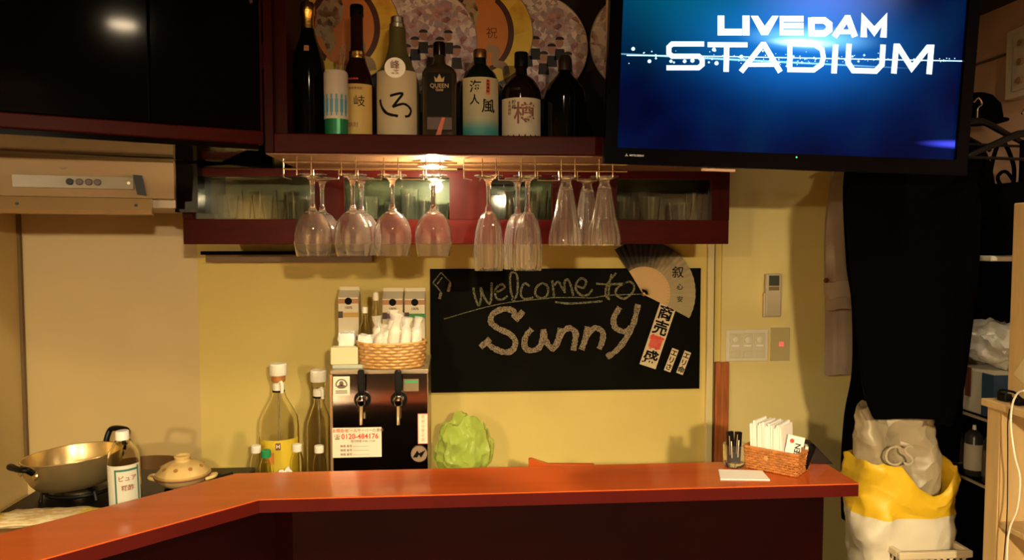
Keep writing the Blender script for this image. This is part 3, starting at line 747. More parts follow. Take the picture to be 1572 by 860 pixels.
# ------------------------------------------------------------------ television
tv_c = at(1221, 83, 1.745)
Mtv = Matrix.Translation(tv_c) @ Matrix.Rotation(R(1.5),4,'Z') @ Matrix.Rotation(R(1.3),4,'Y') @ Matrix.Rotation(R(2.5),4,'X')
tv = thing('television', 'flat television with glowing blue title screen hung at upper right', 'television', (0,0,0)); tv.matrix_world = Mtv
SW, SH = .848/2, .470/2
obj('back_shell', loft(NB(), [[XZ @ Vector((x,z,y)) for x, z in ((-a_,-b_),(a_,-b_),(a_,b_),(-a_,b_))] for a_, b_, y in ((SW+.028,SH+.028,.008),(SW+.026,SH+.026,.03),(SW-.06,SH-.05,.065))]), blk, tv, smooth=False)
bm = NB(); y0_, y1_ = -.010, .010
box(bm, -SW-.030, -SW, y0_, y1_, -SH-.038, SH+.03); box(bm, SW, SW+.030, y0_, y1_, -SH-.038, SH+.03)
box(bm, -SW, SW, y0_, y1_, -SH-.038, -SH); box(bm, -SW, SW, y0_, y1_, SH, SH+.03)
obj('bezel', bm, mat('bezel_gloss', (.001,.001,.002), .2, spec=.06), tv, smooth=False)
m, nt, b = nodes_mat('screen_glow')
b.inputs['Base Color'].default_value = (0,0,0,1); b.inputs['Roughness'].default_value = .2; b.inputs['Specular IOR Level'].default_value = .04
tcn = nt.nodes.new('ShaderNodeTexCoord')
def mapn(loc, sc):
    mp = nt.nodes.new('ShaderNodeMapping'); mp.vector_type = 'POINT'
    mp.inputs['Scale'].default_value = sc; mp.inputs['Location'].default_value = (-loc[0]*sc[0], 0, -loc[2]*sc[2]); nt.links.new(tcn.outputs['Object'], mp.inputs[0]); return mp.outputs[0]
def blob(loc, sc, col, power=2.0, smax=1.0):
    v = mapn(loc, sc); ln = nt.nodes.new('ShaderNodeVectorMath'); ln.operation = 'LENGTH'; nt.links.new(v, ln.inputs[0])
    r_ = nt.nodes.new('ShaderNodeMapRange'); r_.interpolation_type = 'SMOOTHSTEP'; r_.inputs[1].default_value = 1; r_.inputs[2].default_value = 0; nt.links.new(ln.outputs['Value'], r_.inputs[0])
    pw = nt.nodes.new('ShaderNodeMath'); pw.operation = 'POWER'; nt.links.new(r_.outputs[0], pw.inputs[0]); pw.inputs[1].default_value = power
    s_ = nt.nodes.new('ShaderNodeVectorMath'); s_.operation = 'SCALE'; s_.inputs[0].default_value = col; nt.links.new(pw.outputs[0], s_.inputs['Scale']); return s_.outputs[0]
inv = Mtv.inverted()
tvo = Mtv.translation; tvn = (Mtv.to_3x3() @ Vector((0,1,0)))
def tvl(px, py): return inv @ onplane(px, py, tvo - tvn*.001, tvn)
cc = tvl(1232, 72)
parts = [blob((cc.x,0,cc.z+.02), (2.1,0,4.4), (.012,.20,.70), 1.9), blob((cc.x,0,cc.z-.06), (2.4,0,5.0), (.0,.025,.12), 1.0),
         blob((cc.x-.27,0,cc.z+.13), (2.6,0,3.6), (.0,.10,.16), 1.4), blob((cc.x+.02,0,cc.z+.02), (5.2,0,26), (.30,.85,1.1), 1.0),
         blob((cc.x+.0,0,cc.z+.01), (10,0,70), (1.2,1.5,1.5), 1.0), blob((cc.x+.05,0,cc.z+.13),(4,0,7),(.10,.16,.55),1.2)]
st = tvl(1060, 88); parts.append(blob((st.x+.14,0,st.z), (2.35,0,330), (.5,1.2,1.6), .6))
bb = tvl(1478, 222); parts.append(blob((bb.x,0,bb.z), (7.5,0,75), (.10,.12,1.5), 1.0))
noi = nt.nodes.new('ShaderNodeTexNoise'); noi.inputs['Scale'].default_value = 4.5; noi.inputs['Detail'].default_value = 2; nt.links.new(tcn.outputs['Object'], noi.inputs['Vector'])
base = ramp(nt, noi.outputs[0], [(.35,(.0003,.0016,.020)),(.55,(.0004,.005,.045)),(.7,(.0006,.012,.055))])
acc = base
for p_ in parts:
    ad = nt.nodes.new('ShaderNodeVectorMath'); ad.operation = 'ADD'; nt.links.new(acc, ad.inputs[0]); nt.links.new(p_, ad.inputs[1]); acc = ad.outputs[0]
nt.links.new(acc, b.inputs['Emission Color']); b.inputs['Emission Strength'].default_value = 1.0
obj('screen', bx(-SW, SW, 0, .006, -SH, SH), m, tv, smooth=False)
tfun = lambda u, v, w_: (lambda q: Vector((q.x, -.0008-w_, q.z)))(tvl(u, v))
scr_w = mat('screen_letters', (0,0,0), .5, emit=(.80,.90,1), es=2.2)
def T1(l): return [(1010+x/6.835, 10+y/6.835) for x, y in l]
def T2(l): return [(1220+x/6.835, 10+y/6.835) for x, y in l]
bm = NB()
ribbon(bm, T1([(662,95),(662,268),(882,268)]), 10.2, tfun, .0003); ribbon(bm, T1([(925,95),(925,303)]), 11, tfun, .0003)
def tpoly(l, bm):
    a_ = [bm.verts.new(tfun(x, y, .0003)) for x, y in l]; b_ = [bm.verts.new(tfun(x, y, 0)) for x, y in l]; n = len(l)
    bm.faces.new(a_); bm.faces.new(b_[::-1])
    for i in range(n): bm.faces.new((a_[i], a_[(i+1)%n], b_[(i+1)%n], b_[i]))
tpoly(T1([(975,97),(1050,97),(1120,205),(1200,97),(1268,97),(1155,300),(1085,300)]), bm)
tpoly(T1([(1278,98),(1318,98),(1318,302),(1278,302)]), bm)
for y in (98, 170, 242): tpoly(T1([(1318,y),(1528,y),(1528,y+61),(1318,y+61)]), bm)
ribbon(bm, cr(T2([(175,115),(176,315)]),1), 10, tfun, .0003)
ribbon(bm, T2([(176,145),(310,145),(362,185),(362,245),(310,282),(176,282)]), 10, tfun, .0003)
ribbon(bm, T2([(415,318),(548,122),(560,122),(632,318)]), 9.5, tfun, .0003); ribbon(bm, T2([(455,265),(610,265)]), 7, tfun, .0003)
ribbon(bm, T2([(725,322),(728,135),(835,262),(942,135),(930,325)]), 10, tfun, .0003)
W7 = 7.6
ribbon(bm, T1([(485,393),(150,393),(115,425),(115,490),(150,522),(430,522),(465,555),(465,610),(425,643),(90,643)]), W7, tfun, .0003)
ribbon(bm, T1([(522,400),(940,402)]), W7, tfun, .0003); ribbon(bm, T1([(722,402),(716,685)]), W7+.6, tfun, .0003)
ribbon(bm, T1([(872,685),(1098,400),(1115,400),(1285,688)]), W7+.6, tfun, .0003); ribbon(bm, T1([(925,610),(1225,610)]), W7-1, tfun, .0003)
ribbon(bm, [(1212.5,66),(1212.5,107),(1249,107.5),(1261,99),(1264,88),(1262,76),(1250,68),(1216,67)], W7, tfun, .0003)
ribbon(bm, T2([(430,398),(412,702)]), W7+1, tfun, .0003)
ribbon(bm, T2([(570,390),(560,590),(615,672),(850,678),(915,610),(928,400)]), W7+.6, tfun, .0003)
ribbon(bm, T2([(1040,703),(1066,418),(1085,418),(1228,645),(1400,430),(1434,430),(1410,710)]), W7+.8, tfun, .0003)
obj('screen_lettering', bm, scr_w, tv, smooth=False)
bm = NB()
for k_ in range(110):
    x = random.choice([random.uniform(962, 1490), random.gauss(1230, 110)]); x = min(max(x, 965), 1492)
    y = 87+(x-960)*.012+random.gauss(0, 5.5 if x < 1350 else 2); s_ = random.choice((.7,.9,1.2,1.9))
    tpoly([(x-s_,y),(x,y-s_),(x+s_,y),(x,y+s_)], bm)
for x, y, s_ in ((972,75,3),(997,94,3),(1030,94,2.6),(1051,94,3),(1063,93,3.4),(1096,76,3.2),(1100,97,3.4),(1138,87,3.2)): tpoly([(x-s_,y),(x-s_*.6,y-s_*.7),(x,y-s_),(x+s_*.7,y-s_*.7),(x+s_,y),(x+s_*.7,y+s_*.7),(x,y+s_),(x-s_*.7,y+s_*.7)], bm)
ribbon(bm, [(962,85),(1100,86.5),(1490,94)], 1.6, tfun, .0003)
obj('screen_sparks', bm, mat('screen_sparks', (0,0,0), .5, emit=(.55,.85,1), es=1.9), tv, smooth=False)
# maker's mark: three diamonds and a word on the lower bezel, power light
q = tvl(964, 239); bm = NB()
for k_ in range(3):
    a_ = R(90+120*k_); d_ = Vector((math.cos(a_), math.sin(a_))); n_ = Vector((-d_.y, d_.x)); s_ = .0042
    P_ = [Vector((0,0)), d_*s_*.5+n_*s_*.29, d_*s_, d_*s_*.5-n_*s_*.29]
    prism_xz(bm, [(q.x-.006+p_.x, q.z+p_.y) for p_ in P_], -.0108, -.0100)
join(bm, moved(text_bm('MITSUBISHI', .0062, .0003, .01, 1.1, align='LEFT'), (q.x+.001, -.0105, q.z)))
obj('maker_mark', bm, mat('pale_mark', (.5,.5,.55), .4, emit=(.4,.4,.5), es=.12), tv, smooth=False)
q = tvl(1220, 242); obj('power_light', lathe(NB(), solid([(.0018,0),(.0018,.0008)]), 10, M=Matrix.Translation((q.x,-.0100,q.z))@Matrix.Rotation(R(90),4,'X')), mat('led_green', (0,.1,0), .5, emit=(.1,1,.35), es=2), tv)
obj('ceiling_bracket', tube(NB(), [(0,.065,0), (0,.14,.02), (.0,.15,CZ-tv_c.z-.01)], .022, 12), blk, tv)
q = tvl(1100, 257)
obj('lower_trim', bx(tvl(1082,258).x, tvl(1132,258).x, .01, .022, -SH-.046, -SH-.040), mat('pale_bar', (.62,.42,.32), .4), tv, smooth=False)  # short pale bar below the lower bezel

# ------------------------------------------------------------------ chalkboard with writing, fan and slips
bY = WY-.012
P00 = at(660, 413, bY); P11 = at(1074, 597, bY)
cb = thing('chalkboard', 'long black chalkboard with a handwritten chalk welcome on the yellow wall', 'chalkboard', (P00.x, WY, P11.z))
bw = P11.x-P00.x; bhh = P00.z-P11.z
obj('board', bx(0, bw, -.010, -.001, 0, bhh), mat('chalkboard_black', (.0035,.0032,.0012), .6, noise=.5, nscale=5, spec=.06), cb, smooth=False, bevel=.001)
mc, nt, b = nodes_mat('chalk'); tcn = nt.nodes.new('ShaderNodeTexCoord'); n_ = nt.nodes.new('ShaderNodeTexNoise'); n_.inputs['Scale'].default_value = 260; n_.inputs['Detail'].default_value = 3
nt.links.new(tcn.outputs['Object'], n_.inputs['Vector']); nt.links.new(ramp(nt, n_.outputs[0], [(.38,(.07,.055,.03)),(.6,(.40,.31,.20))]), b.inputs['Base Color']); b.inputs['Roughness'].default_value = .95
mc2, nt, b = nodes_mat('chalk_green'); tcn = nt.nodes.new('ShaderNodeTexCoord'); n_ = nt.nodes.new('ShaderNodeTexNoise'); n_.inputs['Scale'].default_value = 260; n_.inputs['Detail'].default_value = 3
nt.links.new(tcn.outputs['Object'], n_.inputs['Vector']); nt.links.new(ramp(nt, n_.outputs[0], [(.38,(.035,.035,.015)),(.62,(.26,.25,.14))]), b.inputs['Base Color']); b.inputs['Roughness'].default_value = .95
cfun = lambda u, v, w_: (lambda q: Vector((q.x-P00.x, -.0102-w_, q.z-P11.z)))(at(u, v, bY))
def W1(l): return [(650+x/7.82, 405+y/7.82) for x, y in l]
def W2(l): return [(820+x/7.82, 405+y/7.82) for x, y in l]
def S_(l): return [(720+x/5.614, 455+y/5.614) for x, y in l]
def chalk(lists, wd, m_, name='chalk_word', jit=.18, lab=None):
    bm = NB()
    for l_ in lists: ribbon(bm, cr(l_, 6), wd, cfun, .0003+random.random()*.0002, jit)
    o_ = obj(name, bm, m_, cb, smooth=False)
    if lab: o_['label'] = lab
    return o_
chalk([W1([(600,285),(612,370),(660,500),(690,430),(690,285)]), W1([(690,285),(725,390),(790,480),(815,400),(820,225)]),
       W1([(845,345),(920,325),(975,285),(945,248),(880,285),(862,360),(890,425),(960,425),(1010,385)]),
       W1([(1060,440),(1110,400),(1132,300),(1125,150),(1080,100),(1042,150),(1050,330),(1095,455)]),
       W1([(1275,270),(1220,235),(1180,290),(1172,380),(1220,425),(1320,405)]),
       W1([(1430,230),(1360,280),(1345,370),(1420,415),(1490,370),(1490,270),(1420,230)]),
       W2([(215,200),(228,290),(240,400)]), W2([(238,260),(290,215),(330,280),(375,350)]), W2([(370,340),(365,230),(400,188),(440,260),(470,385)]),
       W2([(505,262),(590,290),(625,215),(570,175),(510,230),(502,310),(570,380),(650,370),(700,305)])], 3.3, mc2, lab='chalk word welcome')
chalk([W2([(985,110),(890,230),(858,330),(870,400),(910,430)]), W2([(930,125),(905,240),(890,430)]), W2([(745,240),(900,248),(1080,238)]),
       W2([(1100,225),(1000,290),(985,370),(1080,420),(1180,350),(1200,260),(1140,215),(1060,245)])], 3.0, mc2, lab='chalk word to')
chalk([W1([(250,665),(500,590),(800,510),(1100,455),(1500,415)])+W2([(200,408),(500,405),(700,410),(900,380),(1290,365)])], 1.5, mc2, 'chalk_line')
chalk([W2([(250,460),(450,478),(820,450)])], 3.0, mc2, 'chalk_line')
chalk([S_([(468,128),(398,208)]), S_([(392,185),(378,125),(290,112),(205,155),(190,225),(255,280),(350,325),(400,390),(375,465),(300,482),(200,440),(150,385)]), S_([(98,440),(182,368)]),
       S_([(542,282),(488,350),(482,440),(540,468),(615,430),(645,290)]), S_([(640,285),(665,390),(725,450),(765,380),(790,275)]),
       S_([(745,440),(800,320),(865,275),(918,315),(912,400),(898,468)]),
       S_([(1025,262),(1005,360),(970,462)]), S_([(1010,345),(1080,275),(1150,305),(1150,385),(1122,455)]),
       S_([(1300,95),(1248,190),(1262,270),(1340,305),(1395,270)]), S_([(1458,70),(1420,230),(1350,370),(1270,470),(1188,525)])], 8.6, mc, lab='large chalk name')
chalk([W1([(210,105),(165,165),(118,228)])+W1([(150,265),(215,345)]), W1([(215,345),(195,420)]), W1([(212,105),(325,225)]), W1([(322,225),(298,330)]), W1([(225,165),(165,245)])], 1.8, mc2, 'chalk_notes')
chalk([W1([(212,350),(192,422)]), W1([(322,232),(298,335)])], 4.2, mc, 'chalk_notes')

# folding fan pinned over the board's upper right corner
fY = bY-.014
pv = at(988, 451, fY)
ff = thing('folding_fan', 'open paper folding fan with dark upper edge pinned over the chalkboard corner', 'folding fan', pv)
FR = (at(1066, 451, fY)-pv).x*1.02; IR = FR*.50
a0_, a1_ = -28, 124
m, nt, b = nodes_mat('fan_paper'); tcn = nt.nodes.new('ShaderNodeTexCoord'); sp = nt.nodes.new('ShaderNodeSeparateXYZ'); nt.links.new(tcn.outputs['Object'], sp.inputs[0])
n_ = nt.nodes.new('ShaderNodeTexNoise'); n_.inputs['Scale'].default_value = 26; n_.inputs['Detail'].default_value = 5; nt.links.new(tcn.outputs['Object'], n_.inputs['Vector'])
ma = nt.nodes.new('ShaderNodeMath'); ma.operation = 'MULTIPLY_ADD'; ma.inputs[1].default_value = .07; nt.links.new(n_.outputs[0], ma.inputs[0]); nt.links.new(sp.outputs[2], ma.inputs[2])
m3 = nt.nodes.new('ShaderNodeMath'); m3.operation = 'MULTIPLY_ADD'; m3.inputs[1].default_value = -.35; nt.links.new(sp.outputs[0], m3.inputs[0]); nt.links.new(ma.outputs[0], m3.inputs[2])
mr = nt.nodes.new('ShaderNodeMapRange'); mr.inputs[1].default_value = 0; mr.inputs[2].default_value = .25; nt.links.new(m3.outputs[0], mr.inputs[0])
nt.links.new(ramp(nt, mr.outputs[0], [(0,(.40,.32,.17)),(.44,(.36,.28,.15)),(.62,(.03,.022,.014)),(.8,(.006,.005,.004))]), b.inputs['Base Color']); b.inputs['Roughness'].default_value = .7
NF = 22
for i in range(NF):
    aa = R(a0_+(a1_-a0_)*i/NF); ab = R(a0_+(a1_-a0_)*(i+.5)/NF); ac = R(a0_+(a1_-a0_)*(i+1)/NF)
    bm = NB()
    G = []
    for an, dy in ((aa, 0), (ab, -.004), (ac, 0)):
        G.append([bm.verts.new((r_*math.cos(an), dy*s_-y_, r_*math.sin(an))) for r_, s_, y_ in ((IR,.4,.0),(FR,1,.0),(FR,1,-.0008),(IR,.4,-.0008))])
    for q in range(2):
        for k_ in range(4): bm.faces.new((G[q][k_], G[q][(k_+1)%4], G[q+1][(k_+1)%4], G[q+1][k_]))
    bm.faces.new(G[0]); bm.faces.new(G[2][::-1])
    obj('fan_fold', bm, m, ff, smooth=False)
    bm = NB(); an = ab; d_ = Vector((math.cos(an),0,math.sin(an))); n3 = Vector((-math.sin(an),0,math.cos(an)))
    wI, wP = IR*math.tan(R((a1_-a0_)/NF/2))*.93, .0028
    q_ = [(-n3*wP-d_*.008), (n3*wP-d_*.008), (d_*IR*1.02+n3*wI), (d_*IR*1.02-n3*wI)]
    lo_ = [bm.verts.new(v_+Vector((0,-.0012,0))) for v_ in q_]; hi_ = [bm.verts.new(v_+Vector((0,-.0030-.0002*(i%2),0))) for v_ in q_]
    bm.faces.new(lo_); bm.faces.new(hi_[::-1])
    for k_ in range(4): bm.faces.new((lo_[k_], lo_[(k_+1)%4], hi_[(k_+1)%4], hi_[k_]))
    obj('fan_rib', bm, mat('fan_rib_wood', (.62,.40,.16), .5), ff, smooth=False)
obj('pivot', lathe(NB(), solid([(.005,0),(.005,.004)]), 14, M=Matrix.Translation((0,-.003,0))@Matrix.Rotation(R(90),4,'X')), mat('pivot', (.55,.35,.14), .4), ff)
for ch_, px, py, s_ in (('叙', 1040, 419, .046), ('心', 1043, 441, .026), ('安', 1043, 460, .024)):
    qq = at(px, py, fY)-pv; j = text_bm(ch_, s_, .0004, .005); moved(j, (qq.x, -.0055, qq.z)); obj('lettering', j, ink, ff, smooth=False)

# paper slips on the board
def slip(px0, py0, px1, py1, wpx, chars, label, size, gap, m_=None):
    a_ = at(px0, py0, bY-.011); b_ = at(px1, py1, bY-.011); d_ = a_-b_; L = d_.length; an = math.atan2(d_.x, d_.z)
    t_ = thing('paper_slip', label, 'paper slip', b_, rot=(0, an, 0))
    wd = wpx*2.74/1150
    obj('paper', bx(-wd/2, wd/2, -.0012, .0, 0, L), mat('slip_cream', (.72,.56,.34), .6), t_, smooth=False)
    for k_, (ch_, mm) in enumerate(chars):
        j = text_bm(ch_, size, .0003, .025); moved(j, (0, -.0018, L-gap*(k_+.62))); obj('lettering', j, mm, t_, smooth=False)
    return t_, L, wd
redblk = red_ink
t_, L_, w_s = slip(1026, 468, 994, 563, 27, (('商', ink), ('売', ink), ('繁', red_ink), ('盛', ink)), 'long cream paper slip with black and red characters under the folding fan', .058, .0585)
obj('red_block', bx(-w_s*.36, w_s*.36, -.0017, -.0011, L_-.058*2.95, L_-.058*2.12), mat('red_wash', (.72,.12,.07), .6), t_, smooth=False)
slip(1037, 536, 1024, 570, 11, (('エ', ink), ('リ', ink), ('さ', ink)), 'small cream paper slip, left one of two at the board corner', .026, .028)
slip(1056, 540, 1043, 574, 11, (('エ', ink), ('リ', ink), ('命', ink)), 'small cream paper slip, right one of two at the board corner', .026, .028)

# ------------------------------------------------------------------ wall fittings
wY = WY-.008
def wallbox(px0, py0, px1, py1): a_ = at(px0, py1, wY); b_ = at(px1, py0, wY); return a_, b_.x-a_.x, b_.z-a_.z
a_, ww, hh = wallbox(1171, 420, 1196, 485)
rm = thing('remote_control', 'pale slim remote control in its holder on the yellow wall', 'remote control', (a_.x, wY, a_.z), rot=(0, R(0), 0))
obj('holder', bx(-.004, ww+.004, -.018, 0, -.004, hh*.55), mat('holder', (.60,.50,.32), .4), rm, smooth=False, bevel=.003)
obj('remote_body', bx(0, ww, -.026, -.004, 0, hh), mat('remote_grey', (.52,.44,.30), .4), rm, smooth=False, bevel=.005)
obj('display', bx(ww*.17, ww*.83, -.0275, -.0255, hh*.72, hh*.96), mat('lcd', (.07,.08,.06), .2), rm, smooth=False, bevel=.001)
obj('button_pad', bx(ww*.17, ww*.83, -.0275, -.0255, hh*.61, hh*.70), mat('pad', (.22,.15,.07), .4), rm, smooth=False, bevel=.001)
a_, ww, hh = wallbox(1113, 505, 1179, 555)
sw = thing('light_switch', 'wide white switch plate with three dimmer modules', 'switch', (a_.x, wY, a_.z))
obj('plate', bx(0, ww, -.008, 0, 0, hh), mat('switch_white', (.74,.68,.50), .4), sw, smooth=False, bevel=.004)
for k_ in range(3):
    x0 = ww*(.08+k_*.285); x1 = x0+ww*.265
    md = obj('module', bx(x0, x1, -.0105, -.007, hh*.10, hh*.88), mat('switch_cream', (.66,.60,.42), .4), sw, smooth=False, bevel=.0015)
    obj('dial', lathe(NB(), solid([(.013,0),(.013,.006),(.010,.008)]), 20, M=Matrix.Translation(((x0+x1)/2,-.010,hh*.68))@Matrix.Rotation(R(90),4,'X')), mat('switch_white2', (.78,.72,.55), .35), md)
    obj('marker', bx((x0+x1)/2-.014, (x0+x1)/2+.014, -.0125, -.0100, hh*.47, hh*.52), white_b, md, smooth=False)
    obj('rocker', bx(x0+.006, x1-.006, -.0135, -.0100, hh*.14, hh*.32), mat('switch_cream', (.66,.60,.42), .4), md, smooth=False, bevel=.001)
a_, ww, hh = wallbox(1182, 503, 1212, 554)
s2 = thing('wall_switch', 'narrow tan switch plate with a tiny red lamp', 'switch', (a_.x, wY, a_.z))
obj('plate', bx(0, ww, -.007, 0, 0, hh), mat('switch_tan', (.46,.38,.17), .4), s2, smooth=False, bevel=.002)
obj('pilot_lamp', bx(ww*.42, ww*.66, -.0085, -.006, hh*.44, hh*.58), mat('pilot_red', (.7,.15,.12), .4, emit=(1,.15,.12), es=.5), s2, smooth=False)
# white device high on the right wall
zt = at(1570, 42, 2.36).z; zb = at(1570, 150, 2.36).z
iv = thing('wall_control_box', 'white control box on the brown wall at the right edge', 'control box', (RWX, 2.24, zb))
obj('case', bx(-.05, 0, -.16, .17, 0, zt-zb), mat('warm_white_case', (.62,.50,.38), .4), iv, smooth=False, bevel=.004)
obj('cover', bx(-.056, -.049, -.14, .13, .02, zt-zb-.02), mat('case_cover', (.56,.46,.36), .4), iv, smooth=False, bevel=.002)
for q in range(3): obj('knob', lathe(NB(), solid([(.011,0),(.011,.01)]), 16, M=Matrix.Translation((-.056,.09,.05+q*.06))@Matrix.Rotation(R(-90),4,'Y')), mat('case_knob', (.30,.17,.10), .4), iv)

# ------------------------------------------------------------------ beer server and what stands on it
SYF = 2.33
s0 = at(508, 569, SYF); s1 = at(657, 569, SYF); sz = s0.z - WZ; sw_ = s1.x-s0.x; sd = .30
bs = thing('beer_server', 'stainless beer server with two black-handled taps behind the counter', 'beer server', (s0.x, SYF, WZ))
obj('case', bx(0, sw_, .004, sd, 0, sz-.004), mat('case_brown_steel', (.42,.30,.20), .3, .7), bs, smooth=False)
obj('front_plate', bx(.004, sw_-.002, 0, .006, .015, sz-.012), steel_mirror, bs, smooth=False, bevel=.001)
obj('top_plate', bx(-.002, sw_+.002, -.003, sd, sz-.010, sz), mat('brushed_top', (.50,.42,.30), .3, .8), bs, smooth=False, bevel=.001)
sc = SYF/1150*1.005
def sl(px, py): return (px-508)*sc, at(px, py, SYF).z-WZ
def tap(px):
    x, z = sl(px, 613)
    t_ = obj('tap', lathe(NB(), solid([(.018,0),(.018,.003),(.010,.006),(.010,.016),(.0165,.018),(.0165,.030),(.010,.034),(.010,.045)]), 24, M=Matrix.Translation((x,0,z))@Matrix.Rotation(R(90),4,'X')), chrome, bs)
    obj('flange', lathe(NB(), solid([(.026,0),(.026,.004)]), 28, M=Matrix.Translation((x,0,z))@Matrix.Rotation(R(90),4,'X')), blk, t_)
    obj('tap_lever', loft(NB(), [rrect(a_, b_, .003, zz, 3, x, -.034) for a_, b_, zz in ((.006,.006,z+.016),(.0095,.009,z+.03),(.0105,.010,z+.06),(.0095,.009,z+.094),(.006,.006,z+.098))]), blk, t_)
    obj('collar', lathe(NB(), solid([(.012,-.012),(.015,-.006),(.015,.006),(.009,.014),(.007,.02)]), 20, c=(x,-.034,z)), chrome, t_)
    obj('spout', tube(NB(), [(x,-.034,z-.01),(x,-.036,z-.03),(x,-.042,z-.052),(x,-.046,z-.07)], [.0075,.0065,.006,.0055], 12), chrome, t_)
tap(555); tap(610)
def plate(px0, py0, px1, py1, m_, name, y=-.0008):
    a_ = sl(px0, py1); b_ = sl(px1, py0); return obj(name, bx(a_[0], b_[0], y, .0002, a_[1], b_[1]), m_, bs, smooth=False), a_, b_
pw = mat('sign_white', (.84,.76,.58), .5)
sg, a_, b_ = plate(509, 656, 583, 703, pw, 'contact_sign', -.0016)
L_ = b_[0]-a_[0]; Hs = b_[1]-a_[1]
def st_(s_, fx, fz, size, m_, bold=0, sx=1):
    j = text_bm(s_, size, .0002, bold, sx); moved(j, (a_[0]+L_*fx, -.0020, a_[1]+Hs*fz)); obj('lettering', j, m_, sg, smooth=False)
st_('0120-484176', .56, .70, .0225, red_ink, .02, .95); st_('お問合せ', .16, .90, .012, red_ink, .02)
st_('ビールサーバーの清掃', .66, .90, .0115, brown_ink, .0); st_('☎', .10, .69, .016, brown_ink)
st_('受付時間 9:00~17:00', .62, .54, .0085, brown_ink)
for q in range(3): st_('機種 番号 ------------------', .45, .38-.14*q, .0085, brown_ink)
sg, a_, b_ = plate(511, 578, 536, 607, pw, 'round_mark_sticker')
L_ = b_[0]-a_[0]; Hs = b_[1]-a_[1]
bm = NB(); cx, cz_ = a_[0]+L_*.5, a_[1]+Hs*.56
prism_xz(bm, ell(L_*.36,L_*.36,26,-20,200,cx,cz_)+ell(L_*.28,L_*.28,26,-20,200,cx,cz_)[::-1], -.0013, -.0008)
prism_xz(bm, ell(L_*.13,L_*.15,16,cx=cx,cz=cz_+.004), -.0013, -.0008); prism_xz(bm, ell(L_*.28,L_*.12,16,cx=cx,cz=cz_-.006), -.0013, -.0008)
for q in (0,1): box(bm, a_[0]+L_*.15, a_[0]+L_*.85, -.0013, -.0008, a_[1]+Hs*(.10+.10*q), a_[1]+Hs*(.15+.10*q))
obj('printed_mark', bm, mat('grey_brown_ink', (.16,.11,.08), .6), sg, smooth=False)
sg, a_, b_ = plate(638, 635, 654, 682, red_ink, 'red_bordered_sticker')
obj('sticker_face', bx(a_[0]+.002, b_[0]-.002, -.0014, -.0006, a_[1]+.002, b_[1]-.002), pw, sg, smooth=False)
for q, ch_ in enumerate('開閉注意必読'):
    j = text_bm(ch_, .011, .0002, 0); moved(j, ((a_[0]+b_[0])/2, -.0018, b_[1]-.011-q*.0145)); obj('lettering', j, mat('salmon_ink', (.6,.3,.2), .6), sg, smooth=False)
sg, a_, b_ = plate(617, 582, 640, 601, mat('panel_brown', (.22,.16,.09), .4), 'display_panel')
obj('display_light', bx(a_[0]+.004, b_[0]-.004, -.0014, -.0006, b_[1]-.012, b_[1]-.005), mat('display_green', (.02,.18,.04), .4, emit=(.1,.8,.2), es=.25), sg, smooth=False)
x, z = sl(640, 697); em = obj('round_badge', lathe(NB(), solid([(.027,0),(.027,.001)]), 32, M=Matrix.Translation((x,0,z))@Matrix.Rotation(R(90),4,'X')), mat('badge_brown', (.30,.20,.13), .4), bs)
bm = NB(); tube(bm, [(x+.0262*math.cos(2*PI*i/30), -.0012, z+.0262*math.sin(2*PI*i/30)) for i in range(30)], .0009, 5, closed=True)
prism_xz(bm, [(x-.020,z-.011),(x-.006,z+.011),(x+.0,z+.002),(x+.020,z+.012),(x+.006,z-.012),(x-.001,z-.002),(x-.006,z-.011)], -.002, -.0009)
obj('badge_symbol', bm, ink, em, smooth=False)
# bright reflection along the left edge, painted as a coppery strip
obj('side_reflection', bx(-.004, .003, -.001, .012, .015, sz-.012), mat('edge_reflection', (.55,.33,.16), .3, .6), bs, smooth=False)
TOPZ = WZ+sz

# cartons on the server
cYs = 2.53
def carton(px0, px1, pyt, band, label):
    a_ = at(px0, pyt, cYs); b_ = at(px1, pyt, cYs); wd = b_.x-a_.x; hh = a_.z-TOPZ
    t_ = thing('drink_carton', label, 'carton', (a_.x, cYs, TOPZ), group='paper drink cartons on the beer server')
    hb = hh-.035
    obj('carton_box', bx(0, wd, 0, .07, 0, hb), mat('carton_white', (.70,.62,.44), .5), t_, smooth=False)
    bm = ext_x([(.0,hb),(.033,hh-.012),(.033,hh),(.037,hh),(.037,hh-.012),(.07,hb)], 0, wd); obj('gable_top', bm, mat('carton_white', ), t_, smooth=False)
    obj('brand_band', bx(0-.0004, wd+.0004, -.001, .0, hb-.020, hb-.004), mat('carton_orange', (.42,.20,.08), .5), t_, smooth=False)
    obj('round_print', lathe(NB(), solid([(.012,0),(.012,.001)]), 24, M=Matrix.Translation((wd*.5,-.0006,hb-.012))@Matrix.Rotation(R(90),4,'X')), ink, t_)
    obj('colour_band', bx(-.0004, wd+.0004, -.001, 0, hb-.066, hb-.050), band, t_, smooth=False)
    obj('colour_mark', bx(-.0006, wd*.22, -.0016, 0, hb-.068, hb-.046), mat('dark_print', (.06,.03,.02), .5), t_, smooth=False)
    j = text_bm('100%', .012, .0003, .02); moved(j, (wd/2,-.001,hb-.034)); obj('lettering', j, brown_ink, t_, smooth=False)
carton(519, 550, 441, mat('band_amber', (.55,.33,.06), .5), 'white paper drink carton with amber band, leftmost on the beer server')
carton(587, 618, 443, mat('band_purple', (.19,.07,.16), .5), 'white paper drink carton with purple band on the beer server')
carton(621, 652, 443, mat('band_green', (.02,.24,.05), .5), 'white paper drink carton with green band on the beer server')

